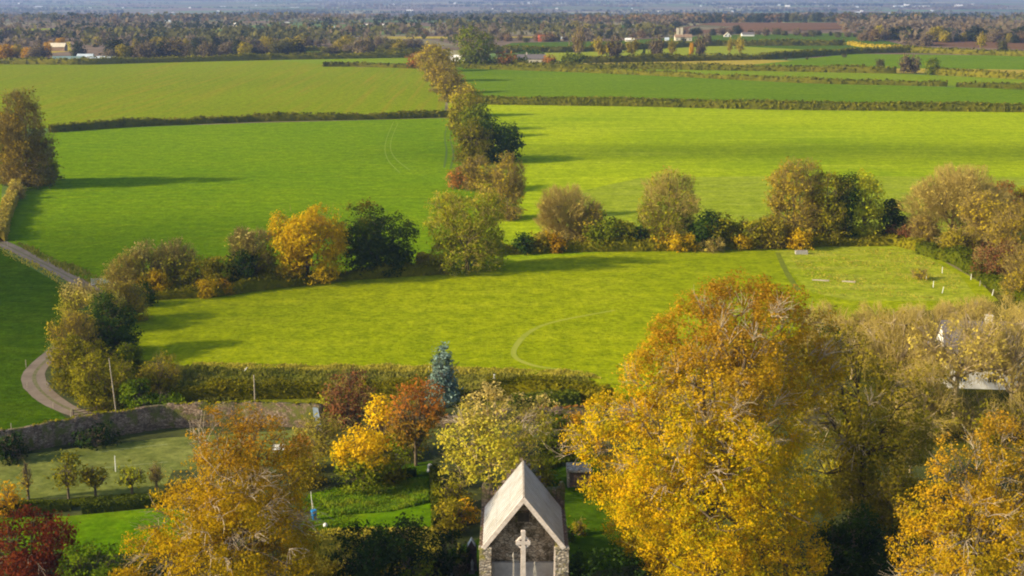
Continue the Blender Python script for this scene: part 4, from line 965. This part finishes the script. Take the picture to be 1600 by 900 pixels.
for a in [
 ('maple_tree',568,775,104,112,'yeltop','rounded tree, bright yellow above and green below, left of the allotment',dict(cb=.05,dens=1.2)),
 ('maple_tree',598,712,50,98,'yellow','narrow egg-yolk yellow tree left of the rust-orange tree',dict(cb=.1,dens=1.3)),
 ('maple_tree',650,736,100,150,'rusttree','rust-orange tree with dark lower branches below the blue spruce',dict(cb=.15,bare=.1,dens=1.0)),
 ('smoke_bush',545,672,84,100,'redbrown','wine-brown bushy tree behind the end of the stone wall',dict(cb=.0,bare=.2)),
 ('garden_bush',523,662,44,52,'yelgreen','round yellow-green bush against the wine-brown tree',dict(cb=.0,trunk=False)),
 ('garden_shrub',505,715,90,70,'palegreen','pale straw-olive shrub left of the yellow-topped tree',dict(cb=.0,bare=.4)),
 ('garden_shrub',480,765,70,75,'oliveb','brown-olive shrub behind the water butt',dict(cb=.0,bare=.15)),
 ('garden_shrub',470,740,50,60,'rust','orange-brown shrub under the edge of the amber tree',dict(cb=.0,bare=.1)),
 ('garden_shrub',640,720,60,60,'green','dark shrub under the rust-orange tree',dict(cb=.0)),
 ('garden_shrub',615,760,50,55,'olive','olive shrub right of the yellow-topped tree',dict(cb=.0)),
 ('garden_shrub',728,822,44,44,'orange','small orange and gold shrub left of the chapel roof',dict(cb=.0,dens=.7)),
 ('garden_shrub',705,838,60,60,'oliveb','olive-brown shrub between the clipped hedge and the orange shrub',dict(cb=.0)),
 ('garden_shrub',712,800,60,50,'olive','olive shrub below the pale tree behind the chapel',dict(cb=.0)),
 ('copper_beech',55,925,160,130,'copper','dark red copper beech in the lower left corner',dict(cb=.0,dens=1.2,fans=4)),
 ('laurel_bush',150,935,110,90,'bright','leafy green bush between the copper beech and the amber tree',dict(cb=.0,dens=1.0)),
 ('laurel_bush',215,915,60,50,'green','small dark green bush tucked under the amber tree',dict(cb=.0)),
 ('garden_shrub',12,808,46,56,'orange','small orange bush at the left edge beside the court',dict(cb=.0)),
 ('apple_tree',108,785,50,80,'olive','tallest orchard tree, leaning over the court',dict(cb=.2,gaps=.6)),
 ('apple_tree',150,780,50,54,'oliveb','middle orchard tree with spreading open crown',dict(cb=.25,gaps=.6)),
 ('apple_tree',207,778,46,50,'yelgreen','small round orchard tree standing alone nearest the amber tree',dict(cb=.35)),
 ('apple_tree',245,765,26,42,'brown','thin bare little tree by the court edge',dict(cb=.2,bare=.8,dens=.3)),
 ('apple_tree',45,782,20,60,'brown','thin bare sapling at the left end of the court',dict(cb=.2,bare=.8,dens=.2)),
 ('yew_tree',565,930,110,118,'yew','broad dark yew below the allotment, leftmost of the yews',dict(cb=.0,dens=1.1)),
 ('yew_tree',640,930,90,132,'yew','low dark yew in the middle of the yew group',dict(cb=.0,dens=1.1)),
 ('yew_tree',700,905,70,78,'yew','dark yew nearest the chapel shrine',dict(cb=.0,dens=1.1)),
 ('yew_tree',598,890,60,74,'dark','small green yew at the allotment edge',dict(cb=.0,dens=1.1)),
 ('laurel_bush',662,935,70,60,'green','light green bush at the bottom edge in front of the yews',dict(cb=.0)),
 ('ivy_bush',870,720,60,80,'green','green ivy-clad bush right of the pale tree behind the chapel',dict(cb=.0)),
 ('ivy_bush',850,760,46,50,'olive','olive bush behind the chapel rear gable',dict(cb=.0)),
 ('ivy_bush',150,702,70,42,'yew','dark bush growing against the garden wall',dict(cb=.0)),
 ('ivy_bush',20,726,56,52,'yew','black-green bush at the left end of the garden wall',dict(cb=.0)),
 ('beech_sapling',895,690,40,50,'orange','small orange sapling at the left foot of the huge beech',dict(cb=.1)),
 ('garden_shrub',888,850,26,28,'dark','small dark bush beside the right wall of the chapel',dict(cb=.0)),
 ('garden_shrub',905,838,22,26,'oliveb','small brownish bush next to the dark columns',dict(cb=.0,bare=.2)),
 ('laurel_bush',1300,905,80,90,'dark','dark undergrowth bush in the gap right of the huge beech',dict(cb=.0)),
 ('laurel_bush',1365,900,60,75,'yew','very dark bush in the gap left of the corner beech',dict(cb=.0)),
 ('beech_shade_mass',1290,640,60,140,'dark','added dark crown standing for the shaded right side of the huge beech',dict(cb=.0,D=150)),  # dark crown added for the shaded side of the beech
 ('spruce_tree',691,634,60,98,'spruce','blue-grey spruce with pointed top at the edge of the garden',dict(cb=.02,shape='cone',dens=1.5,n=1)),
]:
    k = dict(a[7]); k.pop('n', None)
    px_tree(a[0], *a[1:6], a[6], **k)
for i, (u, h, lb) in enumerate([(905,52,'dark columnar yew closest to the chapel wall'),(925,58,'dark columnar yew, second from the chapel wall'),(945,62,'tallest dark columnar yew in the middle of the row'),(965,60,'dark columnar yew, second from the beech end'),(985,52,'dark columnar yew at the beech end of the row'),(897,40,'stunted dark columnar yew tucked against the chapel pier'),(1003,42,'low dark columnar yew almost under the beech')]):
    px_tree('irish_yew', u, 936+ (i*7) % 9, 22, h+30, 'yew', lb, group='row of columnar yews', cb=.0, shape='round', dens=1.3, trunk=False, gaps=.1)

# ------------------------------------------------------------------ bare ash trees in front of the white house
for u, v, w, h, lb, kw in [
 (1490,668,190,190,'wide bare tree with pale trunk in front of the white house',dict(bare=.55,dens=.35,cb=.3,leaf='beige',limb=1.8)),
 (1575,680,170,200,'bare pale tree at the right edge before the house roof',dict(bare=.5,dens=.35,cb=.3,leaf='beige',limb=1.8)),
 (1400,650,150,170,'feathery bare tree left of the white house',dict(bare=.8,dens=.5,cb=.25,leaf='oliveb',limb=1.5)),
 (1330,600,110,120,'low feathery olive tree behind the beech shoulder',dict(bare=.9,dens=.6,cb=.15,leaf='oliveb')),
 (1455,560,120,90,'thin twiggy thicket at the bottom of the meadow corner',dict(bare=1.0,dens=.4,cb=.1,leaf='palegreen')),
 (1560,545,130,85,'twiggy hedge tree behind the white house',dict(bare=1.0,dens=.5,cb=.1,leaf='palegreen')),
 (1640,640,150,190,'bare tree just past the right edge of the house',dict(bare=1.0,dens=.3,cb=.2,leaf='oliveb')),
 (1290,560,100,90,'feathery straw tree between the beech crown and the meadow corner',dict(bare=.8,dens=.5,cb=.05,leaf='palegreen')),
 (1380,560,120,95,'feathery straw-olive tree under the meadow tussocks',dict(bare=.9,dens=.5,cb=.05,leaf='palegreen')),
 (1510,540,110,75,'straw-coloured twiggy thicket in front of the thicket posts',dict(bare=.9,dens=.5,cb=.05,leaf='palegreen')),
 (1440,690,120,130,'gold-olive half bare tree below the left end of the white house',dict(bare=.6,dens=.9,cb=.05,leaf='oliveb')),
 (1530,690,110,80,'olive undergrowth tree below the white house front',dict(bare=.5,dens=.9,cb=.0,leaf='olive')),
 (1600,690,90,80,'brownish undergrowth tree below the right end of the white house',dict(bare=.5,dens=.9,cb=.0,leaf='oliveb')),
 (1330,800,120,150,'large dim olive tree low in the shaded gap',dict(bare=.1,dens=1.3,cb=.05,leaf='olive')),
 (1400,860,110,130,'large dim brown-green tree beside the corner beech',dict(bare=.1,dens=1.3,cb=.05,leaf='oliveb')),
 (1330,900,100,110,'dark green tree at the bottom of the shaded gap',dict(bare=.0,dens=1.3,cb=.0,leaf='dark')),
 (1400,930,100,100,'darkest tree at the bottom edge beside the corner beech',dict(bare=.0,dens=1.3,cb=.0,leaf='yew')),
 (1420,760,90,120,'dark half bare tree in the shaded gap',dict(bare=.5,dens=.5,cb=.2,leaf='olive')),
]:
    kw = dict(kw); leaf = kw.pop('leaf'); px_tree('bare_ash_tree', u, v, w, h, leaf, lb, bark=PALEBARK, fans=0, **kw)

# ------------------------------------------------------------------ hedgerow trees round the middle fields
MID = [
 (195,462,56,72,'beige','reddish brown bush at the left end of the left tree belt',.4),
 (232,460,58,80,'palecrown','straw-green tree behind gold bushes in the left belt',.4),
 (275,456,64,84,'palecrown','pale twiggy tree third from the left in the left belt',.6),
 (250,464,30,42,'gold','golden bush at the foot of the pale trees, left one',0),
 (225,462,26,34,'gold','golden bush beside the reddish brown bush',0),
 (322,466,26,32,'gold','golden bush low in the dark part of the left belt',0),
 (353,462,18,24,'orange','smallest orange bush low in the left belt',0),
 (312,460,52,54,'olive','dark bush in the middle of the left belt',0),
 (345,458,50,54,'oliveb','green bush right of the small gold bushes',0),
 (380,454,56,58,'dark','dark bush under the pale tree next to the gold one',0),
 (395,448,70,92,'palecrown','pale feathery tree just left of the golden tree',.7),
 (418,447,40,58,'olive','olive bush touching the golden tree',0),
 (482,446,108,126,'gold','bright golden tree beside the dark round tree',.05),
 (590,433,112,116,'darkgold','dark green round tree with golden crown tips',0),
 (730,430,112,150,'goldgreen','big rounded gold-green tree standing at the meeting of the hedges',.15),
 (793,345,52,98,'brown','brown leaning tree just behind the big gold-green tree',.5),
 (755,300,60,58,'brown','low brown tree below the dark spreading tree',.5),
 (722,296,40,34,'rust','small reddish bush left of the brown trees',.4),
 (772,254,78,66,'dark','dark spreading tree casting shadow over the bright pasture',0),
 (737,258,52,72,'olive','olive tree left of the dark spreading tree',.1),
 (745,215,46,52,'green','dull green tree above the dark spreading tree',0),
 (724,205,44,56,'olive','olive tree where the thick hedge meets the tree line',.1),
 (730,182,44,50,'oliveb','olive brown tree in the upper tree line',.2),
 (708,160,42,46,'oliveb','brown-green tree fourth from the top of the tree line',.3),
 (694,146,40,50,'brown','brown tree third from the top of the tree line',.4),
 (688,128,48,50,'oliveb','broad tree near the top of the tree line',.2),
 (672,112,40,42,'brown','tree at the top of the line beside the white barn',.3),
 (654,107,26,24,'rust','rust-coloured bush at the very top left of the tree line',.1),
 (742,106,54,62,'green','large green tree beside the white barn',.1),
 (790,106,26,24,'rust','round rusty tree between the green tree and the cottage',.2),
 (812,104,20,14,'green','low green bush at the left end of the cottage',0),
 (826,93,38,16,'dark','dark trees directly behind the cottage',0),
 (858,103,18,16,'rust','rusty bush at the right end of the cottage',0),
 (874,104,22,10,'dark','low dark bush right of the cottage',0),
 (897,106,30,24,'green','round green tree right of the cottage',0),
 (815,398,36,32,'dark','dark bush at the left end of the right tree belt',0),
 (842,396,28,32,'oliveb','olive bush in front of the pale twiggy trees',0),
 (853,394,20,30,'gold','golden bush under the pale twiggy tree, left of two',0),
 (871,396,20,30,'orange','orange bush under the pale twiggy tree, right of two',0),
 (880,388,76,98,'beige','pale twiggy tree at the left of the right belt',.95),
 (918,389,58,72,'brown','rounded brown tree next to the pale twiggy tree',.6),
 (945,392,56,52,'green','dull green bush right of the rounded brown tree',0),
 (975,390,44,44,'olive','olive bush in the low part of the right belt',0),
 (998,390,26,40,'dark','narrow dark bush in the low part of the right belt',0),
 (1043,390,90,118,'goldgreen','tall gold-beige tree standing alone in the right belt',.45),
 (1062,393,56,34,'gold','gold bush at the foot of the lone tall tree',0),
 (1028,392,20,24,'gold','tiny gold bush left of the lone tall tree',0),
 (1100,392,50,60,'dark','dark bush right of the lone tall tree',0),
 (1122,390,54,58,'olive','round olive bush with pinkish twigs below',0),
 (1110,395,36,26,'beige','small pinkish twiggy bush before the round olive bush',.8),
 (1142,378,12,34,'yellow','narrow yellow sapling in the right belt',0),
 (1168,390,62,50,'olive','wide olive bush in the middle of the right belt',.1),
 (1158,392,24,22,'gold','small gold bush below the wide olive bush',0),
 (1205,390,48,52,'oliveb','bush at the foot of the large brown tree',.2),
 (1240,384,84,132,'brown','large pinkish brown tree, tallest of the right belt',.35),
 (1250,392,34,32,'gold','gold-green bush at the foot of the large brown tree',0),
 (1292,384,64,112,'olive','tall olive tree right of the large brown tree',.1),
 (1318,382,42,106,'dark','dark narrow tree between olive and yellow ones',0),
 (1347,380,54,108,'yelgreen','yellow-green tree in the right belt',0),
 (1388,378,46,62,'dark','dark bush right of the yellow-green tree',0),
 (1415,380,60,38,'redbrown','low dark red-brown scrub under the broad beige tree',.3),
 (1485,388,150,124,'beige','broad beige bare tree at the right end of the belt',.95),
 (1442,388,40,50,'brown','brown twiggy bush at the left foot of the broad beige tree',.7),
 (1562,352,56,66,'rust','orange-brown round tree behind the brown thicket',.2),
 (1596,350,44,52,'gold','gold tree at the right edge behind the thicket',0),
 (1500,408,56,52,'oliveb','olive bush below the broad beige tree',.2),
 (1540,405,90,100,'brown','brown tree in the thicket right of the broad beige tree',.5),
 (1590,430,100,110,'brown','brown thicket tree at the right edge, upper one',.5),
 (1560,440,80,62,'redbrown','reddish low tree in the middle of the thicket',.4),
 (1620,480,110,100,'brown','brown thicket tree at the right edge, lower one',.5),
 (1437,438,26,18,'oliveb','dead-looking bush out in the pale meadow',.5),
 (45,296,80,148,'umber','tall ivy-dark tree at the left edge of the vivid pasture',.35),
 (18,290,54,110,'umber','brown twiggy tree at the left picture edge',.5),
 (84,282,18,30,'green','small green bush right of the tall left-edge tree',0),
 (60,292,50,80,'olive','olive lower tree in front of the tall left-edge tree',.1),
 (28,312,22,24,'beige','pale twiggy bush at the top of the narrow hedge',.8),
 (150,520,92,82,'palecrown','straw-yellow bushy tree where the track vanishes',.4),
 (202,505,56,62,'brown','dull brown bush at the top corner of the middle field',.4),
 (225,480,34,36,'dark','dark bush at the corner of the middle field',0),
 (178,560,78,98,'dark','dark tree in the thicket beside the track',0),
 (118,575,72,84,'brown','pale brown twiggy bush inside the bend of the track',.5),
 (125,618,80,88,'olive','leafy olive bush inside the bend of the track',.1),
 (165,645,86,90,'olive','olive bush above the end of the track',.1),
 (205,600,40,60,'green','green bush behind the tall leaning pole',0),
 (252,620,62,68,'oliveb','open orange-olive tree on the bank behind the wall',.3),
 (215,645,44,50,'bright','bright green bush on the bank beside the leaning pole',0),
 (250,652,66,36,'bright','low bright green bush directly behind the garden wall',0),
]
for u, v, w, h, leaf, lb, bare in MID:
    nm = 'bush' if h < 60 else 'tree'
    px_tree('hedgerow_'+nm, u, v, w*1.22, h*1.08, leaf, lb, cat=nm, cb=.0 if h < 100 else .03, bare=bare, dens=1.5*(1-bare*.45), gaps=.42, lf=.0014,
            twigmat=TWIG if leaf in ('beige','palegreen','goldgreen') else BROWNTWIG)

# ------------------------------------------------------------------ trees of the far hedgerows: a few kinds, copied with their parts
PROTO = {}
def far_tree(kind, u, v, hpx, wf, label, group):
    x, y, _ = P(u, v); h = hpx*mpp(y)
    if kind not in PROTO:
        leaf, shape, cb, bare = KINDS[kind]
        t = build_tree('far_tree', (0, 0, 0), 10, 11, leaf, '-', D=950, cb=cb, shape=shape, bare=bare, seed=len(PROTO)+20, dens=2.0, lf=.0011, gaps=.3, bark=DARKBARK)
        PROTO[kind] = [t, False]
    t, used = PROTO[kind]
    if not used: c = t; PROTO[kind][1] = True
    else:
        c = t.copy(); C.objects.link(c)
        for ch in t.children:
            d = ch.copy(); C.objects.link(d); d.parent = c
    c.location = (x, y, float(gz(y))); s = h/11; c.scale = (s*wf, s*wf, s); c.rotation_euler = (0, 0, (u*7.3+v) % 6.28)
    tag(c, label, 'tree', group); return c
KINDS = {'olive': ('far_olive','round',.05,0), 'brown': ('far_brown','round',.12,.2), 'beige': ('far_brown','round',.25,.5), 'dark': ('far_dark','round',.02,0), 'gold': ('orange','round',.05,0),
         'rust': ('far_rust','round',.05,.1), 'green': ('green','round',.05,0), 'oliveb': ('oliveb','round',.08,.1), 'cone': ('dark','cone',.02,0), 'tallb': ('oliveb','round',.30,.3)}
ONE = [('beige',905,96,52,.45,'tall pale bare tree right of the round green tree'),('tallb',940,97,38,.75,'leafy far tree first in the row along the stubble field'),('brown',960,97,41,.6,'rounded bare tree second in the row along the stubble field'),
 ('tallb',988,95,34,.6,'dark-stemmed tree third in the row along the stubble field'),('cone',1006,95,20,.35,'small dark conical tree in the row along the stubble field'),('brown',1026,95,38,.6,'narrow brown tree in the middle of the far row'),
 ('tallb',1050,93,30,.5,'ivy-stemmed tree left of the orange one in the far row'),('gold',1080,92,26,.28,'narrow orange tree in the far row'),('brown',1094,92,38,.45,'brown tree just right of the narrow orange tree'),('tallb',1140,90,30,.3,'thin ivy-clad tree right part of the far row'),
 ('tallb',1155,90,32,.55,'last spreading tree of the far row'),('olive',1121,92,10,1.2,'low bush between the trees of the far row'),('dark',1068,70,12,.8,'small dark tree before the house with tall chimneys'),('brown',1105,72,20,.7,'brown tree right of the house with tall chimneys'),
 ('olive',1374,112,21,.7,'small olive tree left of three lone trees on the slope'),('brown',1414,115,30,.65,'left bare tree of a pair on the slope'),('brown',1428,115,28,.65,'right bare tree of a pair on the slope'),('green',1456,117,26,.85,'round green tree alone on the slope'),
 ('brown',1447,72,20,1.2,'broad brown tree left of the ploughed strip'),('tallb',1532,82,30,.6,'tall thin tree before the ploughed strip'),('olive',1566,82,20,.9,'olive tree right of the tall thin one'),('brown',1420,82,18,.4,'thin stump-like tree in the hedge bend'),
 ('dark',124,92,26,1.0,'round black-green tree behind the farm sheds'),('gold',75,88,22,.6,'orange tree left of the tan barn'),('brown',569,88,30,1.1,'broad brown tree alone above the far green strip'),('dark',580,86,28,.5,'dark ivy tree against the broad brown tree')]
for k, u, v, h, wf, lb in ONE: far_tree(k, u, v, h, wf, lb, 'single trees of the far hedgerows')
rf = random.Random(21)
LINES = [  # u0,v0,u1,v1,count,height px,jitter v, kinds, place
 (-30,92,70,92,9,20,1.5,['gold','brown','oliveb','brown'],'at the left edge above the drilled field'),
 (165,92,330,90,15,26,2,['olive','brown','oliveb','dark','brown'],'right of the farm sheds'),
 (335,88,470,87,13,24,2,['olive','oliveb','brown','dark'],'along the crest left of the green strips'),
 (500,86,660,82,12,20,1.5,['brown','oliveb','brown','olive'],'along the far green strip'),
 (350,74,660,73,20,16,2,['brown','oliveb','beige','brown'],'behind the far green strip'),
 (180,76,340,72,12,15,2,['brown','dark','oliveb'],'behind the farm'),
 (0,72,180,70,10,12,1.5,['brown','gold','oliveb'],'beyond the tan barn'),
 (1340,63,1620,66,30,20,2,['dark','oliveb','brown','dark','rust'],'in the dark wood on the right'),
 (1180,55,1345,58,12,11,1.5,['brown','olive','dark'],'above the dark green field on the right'),
 (1040,56,1180,54,9,13,1.5,['brown','dark','olive'],'round the house with tall chimneys'),
 (760,66,1040,58,20,13,2,['brown','olive','dark','rust'],'behind the red barn'),
 (760,84,960,80,8,9,1,['dark','olive','brown'],'in the hedge behind the cottage'),
 (1200,96,1330,90,3,6,1,['olive'],'along the bending hedge'),
 (1060,36,1340,34,26,13,1,['dark','dark','olive'],'in the dark copse above the ploughed field'),
 (0,60,330,56,20,12,2,['brown','brown','oliveb','beige'],'on the brown plain at left'),
 (330,56,760,54,26,13,3,['brown','oliveb','rust','olive'],'on the brown plain in the middle'),
 (760,48,1060,46,18,11,2,['brown','dark','rust','oliveb'],'on the plain beyond the red barn'),
 (1340,46,1620,44,16,8,1,['brown','dark','beige'],'beyond the dark wood'),
]
KN = {'olive':'olive green','brown':'brown half-bare','beige':'pale bare','dark':'dark evergreen','gold':'orange-gold','rust':'rust-brown','green':'green','oliveb':'olive-brown','cone':'dark pointed','tallb':'tall olive-brown'}
for u0, v0, u1, v1, n, hp, jv, ks, place in LINES:
    for i in range(n):
        t = (i+rf.uniform(-.3,.3)+.5)/n; k = rf.choice(ks)
        far_tree(k, u0+(u1-u0)*t, v0+(v1-v0)*t+rf.uniform(-jv, jv), hp*rf.uniform(.6, 1.15), rf.uniform(.8, 1.5), f'{KN[k]} tree {place}', f'{KN[k]} trees {place}')

# ------------------------------------------------------------------ the wooded plain beyond, too many trees to count
def inside(u, v, poly):
    c = np.zeros(len(u), bool); j = len(poly)-1
    for i in range(len(poly)):
        a, b = poly[i], poly[j]; c ^= ((a[1] > v) != (b[1] > v)) & (u < (b[0]-a[0])*(v-a[1])/(b[1]-a[1]+1e-12)+a[0]); j = i
    return c
def plain():
    rg = np.random.RandomState(77); T = []
    y = 1180.0
    while y < 13500:
        for _ in range(6):
            xc = rg.uniform(-1, 1)*y*.55; ln = rg.uniform(60, 420)*(1+y/5000); sl = rg.uniform(-.35, .35); n = int(ln/rg.uniform(7, 13))
            t = np.sort(rg.uniform(-.5, .5, n)); T.append(np.c_[xc+t*ln, y+rg.uniform(-30, 30)+t*ln*sl, np.full(n, rg.uniform(4, 12))*(.6+.7*rg.rand(n)), np.full(n, rg.rand())])
        if rg.rand() < .30:
            n = 120; xc = rg.uniform(-1, 1)*y*.5; T.append(np.c_[xc+rg.randn(n)*90, y+rg.randn(n)*45, 8+5*rg.rand(n), np.full(n, rg.rand())])
        y += 46 + (y-1180)*.035
    T = np.concatenate(T)
    dz = H - gz(T[:, 1]); zc = T[:, 1]*cp + dz*sp; u = 800 + F*T[:, 0]/zc; v = 450 - F*(-dz*cp + T[:, 1]*sp)/zc
    ok = (T[:, 1] > 1150) & (np.abs(u-800) < 1300)
    for nme, poly, _, _ in fields:
        if poly[0][1] > 100 and nme != 'x': continue
        for dv in (0, -3.5, -7): ok &= ~inside(u, v+dv, poly)
    T = T[ok]
    groups = {'brown': T[:, 3] < .40, 'oliveb': (T[:, 3] >= .40) & (T[:, 3] < .62), 'dark': (T[:, 3] >= .62) & (T[:, 3] < .92), 'rust': T[:, 3] >= .92}
    for leaf, g in groups.items():
        q = T[g]; k = 16; c = np.repeat(q, k, 0); n = len(c); h = c[:, 2]
        pos = np.c_[c[:, 0]+rg.randn(n)*h*.3, c[:, 1]+rg.randn(n)*h*.3, np.abs(rg.rand(n)**.8*h*.95)+.3+gz(c[:, 1])]
        nr = rg.randn(n, 3); nr[:, 1] -= .8; nr[:, 2] += .5; nr /= np.linalg.norm(nr, axis=1)[:, None]
        vv, ff = leaf_quads(pos, nr, (2.2 + q[:, 1].mean()*.0), rg, 1.0)
        sc = np.repeat(np.clip(h*.24, 1.1, 3.2)/2.2*(1+c[:, 1]/9000), 4)[:, None]; cc = np.repeat(pos, 4, 0); vv = cc + (vv-cc)*sc
        o = mesh('distant_woodland', vv, ff, LM[{'brown':'far_brown','oliveb':'far_olive','dark':'far_dark','rust':'far_rust'}[leaf]])
        tag(o, {'brown':'brown leafless woods and hedgerows spread over the distant plain','oliveb':'olive-brown distant hedgerows and copses','dark':'dark evergreen distant copses and hedge lines','rust':'rust-coloured patches of distant woodland'}[leaf], 'woodland', kind='stuff')
plain()

# ------------------------------------------------------------------ haze
def haze():
    m = bpy.data.materials.new('haze_air'); m.use_nodes = True; nt = m.node_tree; nt.nodes.clear(); out = nt.nodes.new('ShaderNodeOutputMaterial')
    v = nt.nodes.new('ShaderNodeVolumePrincipled'); v.inputs['Color'].default_value = (.40, .56, 1.0, 1); v.inputs['Density'].default_value = .000085
    v.inputs['Anisotropy'].default_value = .2
    nt.links.new(v.outputs[0], out.inputs[1])
    b = MB(); b.box(-14500, 14500, -400, 16500, -63.5, 60.0); o = b.build('haze', m); tag(o, 'thin blue haze over the whole plain', 'haze', kind='stuff')
haze()
